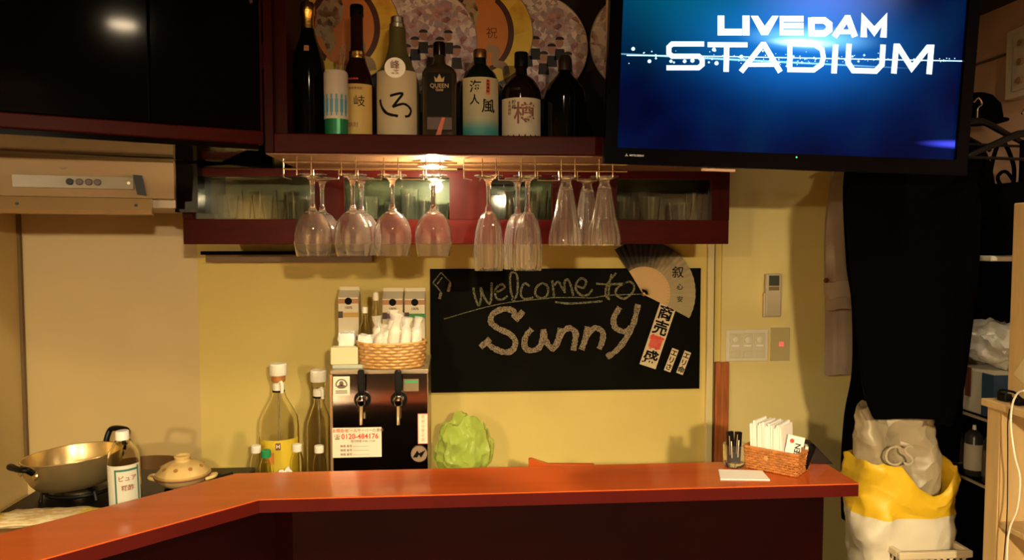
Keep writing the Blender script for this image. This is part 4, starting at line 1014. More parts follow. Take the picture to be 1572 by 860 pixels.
# small bottles and pale packs between the cartons and the basket
def pump_head(t_, z, s=1):
    pass
for i_, (px, pyt, lab) in enumerate(((560,470,'small clear bottle with pale cap beside the amber banded carton'), (577,448,'slim clear bottle with white ball top between the cartons'))):
    Yq = 2.46; x_ = at(px, pyt, Yq); hh = x_.z-TOPZ
    t_ = thing('small_bottle', lab, 'bottle', (x_.x, Yq, TOPZ))
    obj('bottle_body', lathe(NB(), solid([(.017,0),(.018,.003),(.018,hh*.62),(.008,hh*.76),(.007,hh*.9)]), 20), pet, t_)
    obj('cap', lathe(NB(), solid([(.009,hh*.88),(.0095,hh*.93),(.0085,hh*.985),(.004,hh)]), 18), white, t_)
a_ = at(526, 500, 2.42)
def crumple_box(w_, d_, h_, amp, n=5, seed=1):
    rnd = random.Random(seed); bm = bmesh.new(); bmesh.ops.create_cube(bm, size=1)
    bmesh.ops.subdivide_edges(bm, edges=bm.edges, cuts=n, use_grid_fill=True)
    for v in bm.verts:
        v.co = Vector((v.co.x*w_, v.co.y*d_, (v.co.z+.5)*h_))
        k_ = 1 if v.co.z > .003 else 0
        v.co += Vector((rnd.uniform(-1,1), rnd.uniform(-1,1), rnd.uniform(-1,1)*k_))*amp
    return bm
tag(obj('wrapped_pack', crumple_box(.05,.045,.105,.0035,5,3), film_white, loc=(at(533,520,2.43).x, 2.43, TOPZ)), 'clear wrapped pack standing before the amber banded carton', 'pack')
tag(obj('wrapped_pack', crumple_box(.045,.04,.10,.004,5,5), film_white, loc=(at(562,520,2.41).x, 2.455-.045, TOPZ)), 'clear wrapped pack standing left of the towel basket, right one', 'pack')
q0_ = at(507, 554, 2.36); q1_ = at(530, 525, 2.36)
tb = thing('tissue_box', 'small cream box on the left corner of the beer server', 'box', (q0_.x, 2.36, TOPZ))
obj('box_body', bx(.006, .115, 0, .05, 0, .012), mat('box_bluegrey', (.36,.40,.34), .5), tb, smooth=False, bevel=.002)
obj('box_top', bx(0, .085, 0.002, .05, .012, .066), mat('box_cream', (.66,.58,.34), .5), tb, smooth=False, bevel=.003)

# woven baskets
def weave(path_fn, h, rings, n, m_, parent, amp=.0022, flare=0.0, r=.0021, stake_every=2):
    bm = NB()
    for j_ in range(rings):
        z = h*(j_+.5)/rings; pts = []
        for i in range(n):
            x, y, nx, ny = path_fn(i/n); s_ = amp*(1 if (i//stake_every + j_) % 2 else -1)
            k_ = 1+flare*(z/h)
            pts.append((x*k_+nx*s_, y*k_+ny*s_, z))
        tube(bm, pts, h/rings*.46, 5, closed=True)
    o_ = obj('weave', bm, m_, parent); o_['kind'] = 'stuff'
    bm = NB()
    for i in range(0, n, stake_every):
        x, y, nx, ny = path_fn((i+.5)/n); k_ = 1+flare
        tube(bm, [(x, y, 0), (x*k_, y*k_, h)], .0016, 5)
    o_ = obj('stakes', bm, m_, parent); o_['kind'] = 'stuff'
    pts = []
    for i in range(n): x, y, nx, ny = path_fn(i/n); pts.append((x*(1+flare), y*(1+flare), h))
    obj('rim', tube(NB(), pts, .0042, 8, closed=True), m_, parent)
def circ(ra, rb): return lambda t_: (ra*math.cos(2*PI*t_), rb*math.sin(2*PI*t_), math.cos(2*PI*t_), math.sin(2*PI*t_))
bY_ = 2.41
bc = at(602, 566, bY_); rb_ = (at(655, 530, bY_).x-at(549, 530, bY_).x)/2
kb_ = thing('round_basket', 'round woven basket of wrapped towels on top of the beer server', 'basket', (bc.x, bY_, TOPZ+.001))
bkh = at(602, 524, bY_).z-TOPZ
weave(circ(rb_*.90, rb_*.78), bkh, 8, 64, wicker, kb_, flare=.10)
obj('basket_bottom', lathe(NB(), solid([(rb_*.88,0),(rb_*.88,.004)]), 32, squash=.86), wicker, kb_)
# wrapped towels standing in the basket
def towel(loc, rx, ry, L, label, first=None):
    t_ = thing('wrapped_towel', label, 'towel', loc, rot=(rx, ry, random.uniform(0,3)), group='wrapped towels in the round basket')
    prof = solid([(.014,0),(.019,.006),(.0205,.02),(.0205,L*.72),(.018,L*.86),(.010,L*.92)])
    obj('towel_roll', lathe(NB(), prof, 14), mat('towel_white', (.80,.74,.60), .9, bump=.5, bscale=80), t_)
    rnd = random.Random(int(loc[0]*1e5)); bm = NB(); rings = []
    for z, rr in ((-.001,.016),(.02,.0225),(L*.72,.0222),(L*.90,.019),(L*1.0,.012),(L*1.08,.012),(L*1.25,.018)):
        rings.append([Vector((rr*(1+rnd.uniform(-.15,.15))*math.cos(2*PI*i/12), rr*(1+rnd.uniform(-.15,.15))*math.sin(2*PI*i/12), z)) for i in range(12)])
    obj('clear_wrap', loft(bm, rings, True, False), film, t_)
n = 0
tl = [(-.055,-.010,0,-22,.105),(-.040,-.042,14,-14,.115),(-.004,-.048,12,-4,.13),(.035,-.042,12,10,.12),(.060,-.005,2,22,.12),(-.028,.020,-4,-8,.12),(.014,.008,-2,2,.135),(.040,.030,-5,9,.125)]
tnames = ['far left', 'front left', 'front middle', 'front right', 'far right', 'back left', 'tallest at the centre', 'back right']
for (x_, y_, rx, ry, L), nm in zip(tl, tnames):
    towel((bc.x+x_, bY_+y_*.8, TOPZ+.010), R(rx), R(ry), L, 'white rolled towel wrapped in film in the round basket, '+nm)

# pump bottles and small bottles left of the server
def pumpbottle(px, pyt, Y, rb2, lab, label_col, hb):
    top = at(px, pyt, Y); h = top.z-WZ
    t_ = thing('pump_bottle', lab, 'bottle', (top.x, Y, WZ))
    zsh = h-.145
    obj('bottle_body', lathe(NB(), [(0,0),(rb2-.004,0),(rb2,.006),(rb2,zsh-.06),(rb2*.94,zsh-.03),(rb2*.72,zsh),(rb2*.40,zsh+.035),(.019,zsh+.055),(.018,zsh+.072),(.0165,zsh+.072),(.0165,zsh+.055),(rb2*.36,zsh+.034),(rb2*.68,zsh-.002),(rb2*.90,zsh-.03),(rb2*.96,zsh-.06),(rb2*.96,.008),(0,.006)], 36), pet, t_)
    obj('white_collar', lathe(NB(), solid([(.019,h-.086),(.019,h-.066),(.012,h-.060)]), 24), white, t_)
    obj('spout', tube(NB(), cr([(0.0,-.012,h-.066),(.012,-.018,h-.058),(.016,-.022,h-.070),(.016,-.022,h-.092)],4), .0055, 10), white, t_)
    obj('dark_ring', lathe(NB(), solid([(.0195,h-.092),(.0195,h-.086)]), 24), ink, t_)
    obj('pump_neck', lathe(NB(), solid([(.018,h-.060),(.022,h-.056),(.022,h-.034)]), 24), mat('orange_brown_cap', (.42,.16,.04), .4) if label_col else pet, t_)
    obj('pump_cap', lathe(NB(), solid([(.0265,h-.038),(.0275,h-.036),(.0275,h-.003),(.025,h)]), 28), white, t_)
    obj('dip_tube', tube(NB(), [(0,0,.02),(0,0,h-.09)], .004, 8), film, t_)
    if label_col:
        z1 = at(px, 677, Y-rb2).z-WZ
        obj('label', patch(NB(), rb2+.0005, max(.02, z1-.14), z1, -82, 78, n=30), label_col, t_)
        obj('label_mark', patch(NB(), rb2+.0014, z1-.030, z1-.008, 2, 16, n=4), brown_ink, t_)
        j = text_bm('H', .016, .0003, .02, bend=rb2+.0026); moved(j, (0,0,z1-.019), Matrix.Rotation(R(9),4,'Z')); obj('lettering', j, white_b, t_, smooth=False)
        obj('label_blob', patch(NB(), rb2+.0012, z1-.075, z1-.038, -22, -2, n=5), mat('label_orange', (.62,.22,.04), .5), t_)
pumpbottle(427, 558, 2.45, .062, 'large clear pump bottle with yellow label and white cap, left of the beer server', mat('label_sun', (.66,.48,.03), .5), 0)
pumpbottle(489, 568, 2.50, .042, 'clear pump bottle with white cap standing close to the beer server', None, 0)
def small_bottle(px, pyt, Y, capm, label, rr=.022, capr=.0145, caph=.022, body=None):
    top = at(px, pyt, Y); h = top.z-WZ
    t_ = thing('small_bottle', label, 'bottle', (top.x, Y, WZ))
    obj('bottle_body', lathe(NB(), [(0,0),(rr-.003,0),(rr,.004),(rr,h-.065),(rr*.85,h-.045),(capr*.75,h-caph),(capr*.65,h-caph),(rr*.78,h-.046),(rr*.9,h-.066),(rr*.9,.006),(0,.005)], 26), body or pet, t_)
    obj('cap', lathe(NB(), solid([(capr,h-caph),(capr*1.03,h-caph+.002),(capr*1.03,h-.002),(capr*.9,h)]), 22), capm, t_)
    return t_
t_ = small_bottle(393, 684, 2.36, white, 'small bottle with white cap, leftmost of the row behind the counter')
obj('dark_label', patch(NB(), .0225, .05, .105, 5, 35, n=4), brown_ink, t_)
small_bottle(408, 691, 2.30, mat('green_cap', (.02,.26,.08), .4), 'small bottle with green cap behind the counter')
small_bottle(456, 682, 2.34, white, 'small bottle with white cap in front of the yellow labelled bottle')
small_bottle(490, 684, 2.36, white, 'small bottle with white cap next to the beer server')
def bagmesh(w_, d_, h_, amp, seed, topw=1.0, n=24, levels=14, closed=True, lean=(0,0), pinch=.0, sq=.35):
    rnd = random.Random(seed); rings = []
    ph = [rnd.uniform(0, 6.28) for _ in range(8)]
    from mathutils import noise
    for j_ in range(levels+1):
        t2 = j_/levels; z = h_*t2; k_ = 1+(topw-1)*t2
        ring = []
        for i in range(n):
            a_ = 2*PI*i/n; c_, s_ = math.cos(a_), math.sin(a_)
            e = sq; x = math.copysign(abs(c_)**e, c_)*w_/2*k_; y = math.copysign(abs(s_)**e, s_)*d_/2*(k_*(1-pinch*t2))
            v = Vector((x, y, z)); nn = noise.noise_vector(v*14+Vector((seed,0,0))); n2 = noise.noise_vector(v*38+Vector((0,seed,0)))
            v += (nn*amp + n2*amp*.45)*(1 if j_ else .3) + Vector((lean[0]*t2, lean[1]*t2, 0))
            if j_ == 0: v.z = max(0, v.z)*0
            ring.append(v)
        rings.append(ring)
    return loft(NB(), rings, True, closed)
def lump(w_, d_, h_, amp, seed):
    from mathutils import noise
    bm = bmesh.new(); bmesh.ops.create_icosphere(bm, subdivisions=4, radius=1)
    for v in bm.verts:
        p_ = v.co.copy(); nn = noise.noise(p_*2.3+Vector((seed,0,0)))*.28+abs(noise.noise(p_*6+Vector((0,seed,0))))*.22
        v.co = Vector((p_.x*w_/2, p_.y*d_/2, p_.z*h_/2))*(1+nn*amp)
    zmin = min(v.co.z for v in bm.verts)
    for v in bm.verts: v.co.z -= zmin
    return bm
tag(obj('plastic_wrap', lump(.075,.06,.13,1.2,4), film_white, loc=(at(437,700,2.30).x-.004, 2.31, WZ)), 'crumpled white plastic wrap between the small bottles', 'plastic wrap')
gb_ = at(713, 716, 2.5)
tag(obj('plastic_bag', lump(.185,.13,.20,.7,9), green_film, loc=(gb_.x, 2.52, WZ)), 'crumpled light green plastic bag behind the counter below the chalkboard', 'bag')
bpy.context.view_layer.objects.active = None
gz_ = at(713, 648, 2.5).z-WZ
gbag = C.objects['plastic_bag']; gbag.scale = (1, 1, gz_/.20)
# small orange wooden wedge just above the counter edge
wq = at(812, 706, 2.2)
tag(obj('wooden_tray', prism_xz(NB(), [(0,0),(0,wq.z-WZ),(.008,wq.z-WZ+.002),(.06,wq.z-WZ-.016),(.20,wq.z-WZ-.020),(.20,0)], 0, .02), counter_m, loc=(wq.x, 2.2, WZ), smooth=False, bevel=.002), 'orange wooden tray edge peeping over the back of the counter', 'tray')

# ------------------------------------------------------------------ stove corner
sv = at(120, 765, 2.10)
svz = WZ
potz = at(112, 756, 2.03).z
SB = potz-.068-WZ   # body height above the .045 default
st = thing('gas_stove', 'black two-burner gas stove under the gold pot at the left', 'stove', (-.86, 2.10, svz+SB), 0)
obj('stove_body', bx(-.29, .26, -.18, .20, -SB, .045), blk, st, smooth=False, bevel=.006)
for cx in (-.155, .16):
    g = obj('grate', tube(NB(), [(cx+.085*math.cos(2*PI*i/24), .0+.085*math.sin(2*PI*i/24), .058) for i in range(24)], .005, 6, closed=True), blk, st)
    for q in range(4):
        an = PI/4+q*PI/2; obj('grate_arm', tube(NB(), [(cx+.10*math.cos(an), .10*math.sin(an), .045), (cx+.095*math.cos(an), .095*math.sin(an), .066), (cx+.03*math.cos(an), .03*math.sin(an), .066)], .005, 6), blk, g)
    obj('burner', lathe(NB(), solid([(.04,.045),(.04,.055),(.03,.06)]), 24, c=(cx,0,0)), mat('burner', (.12,.09,.05), .4, .8), st)
for q in (-.1,.2): obj('knob', lathe(NB(), solid([(.018,0),(.016,.018)]), 20, M=Matrix.Translation((q,-.17,.024))@Matrix.Rotation(R(90),4,'X')), blk, st)
potY = 2.10; pc = at(114, 698, potY); pz = at(112, 756, 2.03).z
hp = pc.z-pz; pr = .121
pot = thing('cooking_pot', 'wide gold aluminium cooking pot with two black handles on the stove', 'pot', (pc.x, potY, pz), rot=(R(-1), R(-3.5), 0))
obj('pot_body', lathe(NB(), [(0,0),(.078,0),(.092,.005),(.104,.020),(.116,hp*.55),(pr,hp),(pr+.003,hp+.002),(pr+.002,hp+.004),(pr-.002,hp+.003),(.113,hp*.55),(.101,.022),(.090,.009),(0,.004)], 48), gold_alu, pot)
for an in (232, 58):
    a_ = R(an); d_ = Vector((math.cos(a_), math.sin(a_), 0)); n3 = Vector((-d_.y, d_.x, 0)); zz = Vector((0,0,hp-.004))
    up = Vector((0,0,.004 if an == 232 else .040))
    obj('handle', tube(NB(), cr([d_*(pr-.002)+n3*.040+zz-Vector((0,0,.01)), d_*(pr+.012)+n3*.042+zz+up*.6, d_*(pr+.020)+n3*.030+zz+up, d_*(pr+.020)-n3*.030+zz+up, d_*(pr+.012)-n3*.042+zz+up*.6, d_*(pr-.002)-n3*.040+zz-Vector((0,0,.01))], 5), .0078, 10), blk, pot)
    for s_ in (-1, 1):
        obj('rivet_plate', lathe(NB(), solid([(.012,0),(.010,.004)]), 14, M=Matrix.Translation(d_*(pr-.008)+n3*.040*s_+Vector((0,0,hp-.022)))@Matrix.Rotation(a_,4,'Z')@Matrix.Rotation(R(80),4,'Y')), gold_alu, pot)
# PET bottle with white cap
YP = 1.875; bt = at(190, 661, YP); bh_ = bt.z-WZ
t_ = thing('sauce_bottle', 'clear plastic bottle with white cap and white green-framed label beside the pot', 'bottle', (at(195,700,YP).x, YP, WZ), rot=(0, R(-1.5), 0))
rr = .036; zl = at(195, 716, YP-rr).z-WZ
obj('bottle_body', lathe(NB(), [(0,0),(rr-.004,0),(rr,.005),(rr,zl+.008),(rr*.92,zl+.026),(rr*.48,zl+.054),(.0125,bh_-.034),(.0125,bh_-.018),(.011,bh_-.018),(.011,bh_-.034),(rr*.42,zl+.053),(rr*.86,zl+.026),(rr*.94,zl+.008),(rr*.94,.007),(0,.006)], 32), pet, t_)
obj('cap', lathe(NB(), solid([(.0150,bh_-.022),(.0155,bh_-.02),(.0155,bh_-.002),(.0135,bh_)]), 24), white_b, t_)
z0, z1 = zl-.115, zl
obj('label', patch(NB(), rr+.0004, z0, z1, -85, 85, n=28), mat('label_pale', (.62,.60,.50), .5, alpha=1), t_)
bm = NB()
for a0q, a1q, za, zb_ in ((-12,-6,z0+.004,z1-.012),(70,76,z0+.004,z1-.004),(-12,76,z1-.014,z1-.009),(-12,76,z0+.004,z0+.009)): patch(bm, rr+.0012, za, zb_, a0q, a1q, n=10)
obj('label_frame', bm, mat('frame_teal', (.03,.16,.12), .5), t_)
for s_, z_ in (('ピュア', z1-.032), ('糀酢', z1-.055)):
    j = text_bm(s_, .0145, .0003, .01, bend=rr+.0022); moved(j, (0,0,z_), Matrix.Rotation(R(32),4,'Z')); obj('lettering', j, mat('label_redbrown', (.30,.08,.05), .5), t_, smooth=False)
# donabe
YD = 2.07; dc = at(281, 735, YD); rD = .070
dn = thing('clay_pot', 'cream lidded clay pot with brown dots behind the counter bend', 'pot', (dc.x, YD, potz-.001))
dpz = at(281, 728, YD).z-potz
obj('pot_bowl', lathe(NB(), [(0,0),(.036,0),(.048,.006),(.064,dpz*.6),(rD,dpz),(rD+.002,dpz+.004),(rD-.004,dpz+.004),(.06,dpz*.6),(0,.008)], 40), mat('clay_cream', (.55,.36,.15), .35, noise=.1, nscale=20), dn)
lidz = dpz+.004
lid = obj('lid', lathe(NB(), [(rD-.004,lidz),(rD-.002,lidz+.004),(rD-.010,lidz+.012),(.050,lidz+.024),(.034,lidz+.031),(.021,lidz+.034),(.019,lidz+.038),(.022,lidz+.047),(.020,lidz+.049),(.015,lidz+.044),(0,lidz+.042)], 40), mat('clay_yellow', (.68,.48,.18), .25, noise=.06, nscale=20), dn)
for q in range(9):
    an = R(-170+q*40); x_, y_ = .052*math.cos(an), .052*math.sin(an)
    obj('dot', lathe(NB(), solid([(.0055,0),(.0055,.002)]), 12, M=Matrix.Translation((x_, y_, lidz+.0215))@Matrix.Rotation(an,4,'Z')@Matrix.Rotation(R(32),4,'Y')), mat('clay_dot', (.42,.20,.06), .4), lid)
obj('brown_rim', tube(NB(), [((rD+.0015)*math.cos(2*PI*i/40), (rD+.0015)*math.sin(2*PI*i/40), dpz) for i in range(40)], .0018, 6, closed=True), brown_ink, dn)
for s_ in (-1, 1): obj('ear', tube(NB(), cr([(s_*(rD-.004),-.018,dpz-.008),(s_*(rD+.014),-.012,dpz-.004),(s_*(rD+.014),.012,dpz-.004),(s_*(rD-.004),.018,dpz-.008)],4), .005, 8), mat('clay_yellow'), dn)
# flat brown tray behind the sauce bottle on the back burner
tq = at(225, 717, 2.45)
tag(obj('shallow_pan', lathe(NB(), [(0,0),(.13,0),(.145,tq.z-WZ),(.141,tq.z-WZ),(.127,.004),(0,.004)], 40), mat('pan_brown', (.24,.13,.05), .3, .4), loc=(tq.x-.02, 2.44, WZ)), 'shallow brown pan behind the sauce bottle and the clay pot', 'pan')
# yellow wrapped packet lying at the left edge
pkp = at(78, 805, 1.86)
bm = NB(); rings = []
from mathutils import noise as mnoise
for j_ in range(17):
    u = j_/16; x_ = -.125+.25*u; k_ = min(1, 5*min(u, 1-u)+.12); ring = []
    for i in range(16):
        a_ = 2*PI*i/16; v = Vector((x_, .045*math.cos(a_)*(0.75+.25*k_), .016*math.sin(a_)*k_+.016)); v += mnoise.noise_vector(v*45)*.0035*(1 if v.z > .01 else .3); v.z = max(v.z, .0005); ring.append(v)
    rings.append(ring)
m, nt, b = nodes_mat('packet_print'); tcn = nt.nodes.new('ShaderNodeTexCoord'); sp = nt.nodes.new('ShaderNodeSeparateXYZ'); nt.links.new(tcn.outputs['Generated'], sp.inputs[0])
wv = nt.nodes.new('ShaderNodeTexNoise'); wv.inputs['Scale'].default_value = 9; nt.links.new(tcn.outputs['Generated'], wv.inputs['Vector'])
c1 = ramp(nt, sp.outputs[0], [(0,(.62,.50,.04)),(.14,(.60,.50,.08)),(.2,(.62,.55,.34)),(.78,(.60,.52,.32)),(.85,(.62,.50,.06))]); c2 = ramp(nt, wv.outputs[0], [(.45,(1,1,1)),(.6,(.85,.62,.42)),(.7,(.8,.8,.7))])
mm = nt.nodes.new('ShaderNodeVectorMath'); mm.operation = 'MULTIPLY'; nt.links.new(c1, mm.inputs[0]); nt.links.new(c2, mm.inputs[1]); nt.links.new(mm.outputs[0], b.inputs['Base Color']); b.inputs['Roughness'].default_value = .25
stand_z = atz(0,0,0).z*0 + (at(78, 808, 1.80).z-.0)
tag(obj('food_packet', loft(NB(), rings), m, loc=(at(72,805,1.77).x, 1.77, at(78,793,1.77).z-.018), rot=(0,0,R(4))), 'yellow and white wrapped food packet lying at the left edge behind the counter', 'packet')
pkz = at(78,793,1.77).z-.018; pkp = at(72,805,1.77)
tag(obj('storage_box', bx(-.17,.07,-.07,.08,WZ,pkz), mat('box_brown', (.30,.17,.06), .5), loc=(pkp.x, 1.78, 0), rot=(0,0,0), smooth=False, bevel=.004), 'plain tan box under the yellow food packet at the left edge', 'box')

# ------------------------------------------------------------------ things on the counter, right end
pc0 = atz(1103, 737, HC); 
bk_c = atz(1196, 722, HC)
nb = thing('napkin_basket', 'rectangular orange woven basket with napkins at the right end of the counter', 'basket', (bk_c.x, bk_c.y+.012, HC+.001), R(-45))
def rectpath(a_, b_):
    P_ = 2*(a_+b_)*2
    def fn(t2):
        d_ = t2*4*(a_+b_)
        if d_ < 2*a_: return (-a_+d_, -b_, 0, -1)
        d_ -= 2*a_
        if d_ < 2*b_: return (a_, -b_+d_, 1, 0)
        d_ -= 2*b_
        if d_ < 2*a_: return (a_-d_, b_, 0, 1)
        d_ -= 2*a_
        return (-a_, b_-d_, -1, 0)
    return fn
weave(rectpath(.064,.044), .056, 9, 84, wicker_d, nb, amp=.0018, flare=.08, stake_every=2)
obj('basket_bottom', bx(-.062,.062,-.042,.042,0,.004), wicker_d, nb, smooth=False)
obj('clasp', lathe(NB(), solid([(.006,0),(.006,.003)]), 14, M=Matrix.Translation((-.01,-.048,.036))@Matrix.Rotation(R(90),4,'X')), wicker, nb)
Mnb = Matrix.Translation((bk_c.x, bk_c.y+.012, HC)) @ Matrix.Rotation(R(-45),4,'Z')
def inb(x, y, z): return Mnb @ Vector((x, y, z))
# napkins: a stack of folded sheets standing in the basket
for k_ in range(14):
    x_ = -.052+k_*.0060
    tag(obj('napkin', bx(-.0027,.0027,-.038,.038,0,.112+.005*math.sin(k_*1.7)), paper_white, loc=inb(x_,.0,.007), rot=(R(random.uniform(-2,2)), R(-2+random.uniform(-1,1)), R(-45)), smooth=False), 'folded white paper napkin in the tight stack in the orange basket', 'napkin', 'folded napkins in the orange basket')
cd = inb(.044, -.024, .024)
c_ = thing('shop_card', 'white card with red dot and black letters leaning in the orange basket', 'card', cd, rot=(R(-8), R(12), R(-12)))
obj('card_body', bx(-.021,.021,-.001,.001,0,.074), white_b, c_, smooth=False)
obj('red_dot', lathe(NB(), solid([(.0055,0),(.0055,.0006)]), 18, M=Matrix.Translation((-.009,-.001,.060))@Matrix.Rotation(R(90),4,'X')), red_ink, c_)
j = text_bm('EEN', .019, .0003, .02); moved(j, (0,0,0), Matrix.Rotation(R(-90),4,'Y')); moved(j, (.008,-.0014,.040)); obj('lettering', j, ink, c_, smooth=False)
for k_, (m_, lb, x_, h_) in enumerate(((mat('packet_brown', (.22,.10,.06), .5), 'thin brown packet standing in the orange basket beside the card', .056, .062), (white, 'thin white packet standing in the orange basket beside the card', .060, .060))):
    tag(obj('packet', bx(-.004,.004,-.014,.014,0,h_), m_, loc=inb(x_-.004, .004+.018*k_, .008), rot=(0,R(9),R(-20)), smooth=False, bevel=.001), lb, 'packet')
tag(obj('lighter', loft(NB(), [rrect(.006,.011,.004,z_,3) for z_ in (0,.05,.052,.064)]), blk, loc=inb(.061,-.014+.036,.010), rot=(R(12),R(14),0)), 'black lighter standing at the right end of the orange basket', 'lighter')
mn = atz(1262, 712, HC)
tag(obj('menu_holder', prism_xz(NB(), [(-.040,0),(.034,0),(.030,.004),(-.016,.052),(-.040,.056)], -.022, .022), mat('black_red', (.012,.006,.006), .3), loc=(mn.x-.002, 1.905, HC), rot=(0,0,R(-12)), smooth=False, bevel=.002), 'black wedge shaped stand with red edge behind the orange basket', 'stand')
# glass holder with black sachets
gh = atz(1127, 716, HC)
hl = thing('glass_holder', 'clear glass tumbler left of the orange basket on the counter', 'glass', (gh.x, gh.y, HC))
obj('tumbler_body', lathe(NB(), [(0,0),(.024,0),(.028,.010),(.029,.060),(.027,.060),(.026,.014),(0,.012)], 28), glass, hl)
for k_, (x_, y_, ry, lb) in enumerate(((-.009,-.004,-4,'black matchbox standing in the glass, left one'), (.008,.004,3,'black matchbox standing in the glass, right one'))):
    t_ = thing('matchbox', lb, 'box', (gh.x+x_, gh.y+y_, HC+.014), rot=(0, R(ry), R(6)), group='black boxes in the glass')
    obj('box_body', bx(-.0085,.0085,-.005,.005,0,.080-.004*k_), blk, t_, smooth=False, bevel=.0008)
    obj('white_print', bx(-.0012,.0012,-.0056,-.0049,.012,.055), white_b, t_, smooth=False)
    obj('grey_print', bx(-.006,-.004,-.0056,-.0049,.02,.07), mat('grey_print', (.35,.28,.2), .5), t_, smooth=False)
pq = [atz(1103,722,HC), atz(1170,724,HC), atz(1182,738,HC), atz(1106,737,HC)]
tag(obj('paper_sheet', prism(NB(), [(p_.x-pq[0].x, p_.y-pq[0].y) for p_ in pq], 0, .0025), paper_white, loc=(pq[0].x, pq[0].y, HC), smooth=False), 'folded white paper lying flat on the counter before the glass', 'paper')

# ------------------------------------------------------------------ coats at the right
def cloth_rings(path, n=40, folds=7, seed=0, sq=.8):
    """path: list of (cx, cy, z, a, b, foldamp)"""
    rings = []
    for (cx, cy, z, a_, b_, fa) in path:
        ring = []
        for i in range(n):
            t2 = 2*PI*i/n; f_ = 1+fa*(math.sin(folds*t2+seed)+.5*math.sin((folds*2+1)*t2+seed*2+z*3))
            c_, s_ = math.cos(t2), math.sin(t2)
            ring.append(Vector((cx+math.copysign(abs(c_)**sq, c_)*a_*f_, cy+math.copysign(abs(s_)**sq, s_)*b_*f_, z+.004*math.sin(3*t2+seed))))
        rings.append(ring)
    return rings
def smoothpath(path, n=5): return [tuple(v) for v in [ [sum(0 for _ in ())]*0 or x for x in catmull(path, n)]]
def catmull(P, n):
    out = []; m_ = len(P)
    for i in range(m_-1):
        p0, p1, p2, p3 = P[max(i-1,0)], P[i], P[i+1], P[min(i+2,m_-1)]
        for k_ in range(n):
            t2 = k_/n; out.append([.5*(2*b_+(-a_+c_)*t2+(2*a_-5*b_+4*c_-d_)*t2*t2+(-a_+3*b_-3*c_+d_)*t2**3) for a_, b_, c_, d_ in zip(p0, p1, p2, p3)])
    out.append(list(P[-1])); return out
RAILZ = 2.10
def coat(label, Y, outline, m_, depth=.07, folds=7, seed=0, sleeves=(), name='coat', lenz=None, group='coats on the wall hooks'):
    """outline: (py, px_left, px_right) rows in the picture, placed at depth Y"""
    rows = [(at(l_, py, Y), at(r_, py, Y)) for py, l_, r_ in outline]
    cx0 = (rows[0][0].x+rows[0][1].x)/2; zb = rows[-1][0].z
    t_ = thing(name, label, 'coat', (cx0, Y, zb), group=group)
    path = []
    for k_, (a_, b_) in enumerate(rows):
        path.append([(a_.x+b_.x)/2-cx0, 0, a_.z-zb, (b_.x-a_.x)/2, depth*(.55 if k_ == 0 else 1), .0 if k_ == 0 else .05])
    obj('coat_body', loft(NB(), cloth_rings(catmull(path, 5), 56, folds, seed, .75)), m_, t_)
    obj('hanger', tube(NB(), cr([(-.12,0,path[0][2]-.03),(0,0,path[0][2]+.02),(.12,0,path[0][2]-.03)],5), .006, 8), blk, t_)
    obj('hanger_hook', tube(NB(), cr([(0,0,path[0][2]+.01),(0,0,RAILZ-zb-.03),(.018,0,RAILZ-zb-.008),(.0,0,RAILZ-zb+.010),(-.016,0,RAILZ-zb-.004)],5), .0025, 8), steel, t_)
    for sl_ in sleeves:
        sp_ = [at(px, py, Y-depth*.8) for px, py, rr2 in sl_]
        pth = [[p_.x-cx0, p_.y-Y, p_.z-zb, s2[2], s2[2]*.75, .05] for p_, s2 in zip(sp_, sl_)]
        obj('sleeve', loft(NB(), cloth_rings(catmull(pth, 5), 28, 4, seed+1, .95)), m_, t_)
    return t_, cx0, zb
coat('black jacket hanging broadest in front of the others below the television', 1.985, [(245,1350,1450),(275,1312,1490),(330,1305,1500),(420,1310,1490),(520,1318,1470),(600,1328,1462),(640,1342,1455)], coat_black, .045, 6, 1.0, sleeves=[[(1476,285,.030),(1486,380,.03),(1476,500,.028),(1462,610,.026),(1448,652,.024)]])
coat('black jacket hanging at the right of the dark row beside the hangers', 2.17, [(215,1440,1486),(236,1415,1506),(290,1400,1520),(370,1400,1524),(392,1400,1520),(410,1400,1486),(560,1402,1474),(650,1412,1468),(700,1418,1462)], coat_black, .06, 6, 2.2)
coat('long black coat hanging at the left end of the dark row down to the counter', 2.40, [(235,1330,1380),(262,1303,1420),(400,1306,1440),(470,1315,1445),(570,1316,1445),(640,1304,1420),(720,1298,1400),(800,1298,1370)], coat_black, .06, 5, .4)
# grey-beige coat with buttoned cuff
t_, cx0, zb = coat('grey-beige coat with buttoned cuff strap peeping out left of the black coats', 2.60, [(235,1300,1350),(262,1280,1385),(400,1270,1385),(500,1270,1385),(568,1268,1385),(572,1268,1385)], coat_beige, .035, 6, 1.5)
def P2(px, py, y): q = at(px, py, 2.60+y); return [q.x-cx0, y, q.z-zb]
pth = [P2(1296,262,-.075)+[.030,.030,.03], P2(1287,320,-.08)+[.040,.034,.04], P2(1284,380,-.085)+[.042,.034,.05], P2(1286,425,-.09)+[.046,.036,.04], P2(1290,474,-.092)+[.054,.038,.02]]
obj('sleeve', loft(NB(), cloth_rings(catmull(pth, 5), 28, 4, .3, .95)), coat_beige, t_)
pth = [P2(1290,432,-.092)+[.056,.043,.0], P2(1291,448,-.092)+[.058,.044,.0], P2(1291,456,-.092)+[.057,.043,.0]]
cs = obj('cuff_strap', loft(NB(), cloth_rings(catmull(pth, 3), 28, 4, .3, .95)), mat('cuff_cloth', (.37,.29,.23), .9), t_)
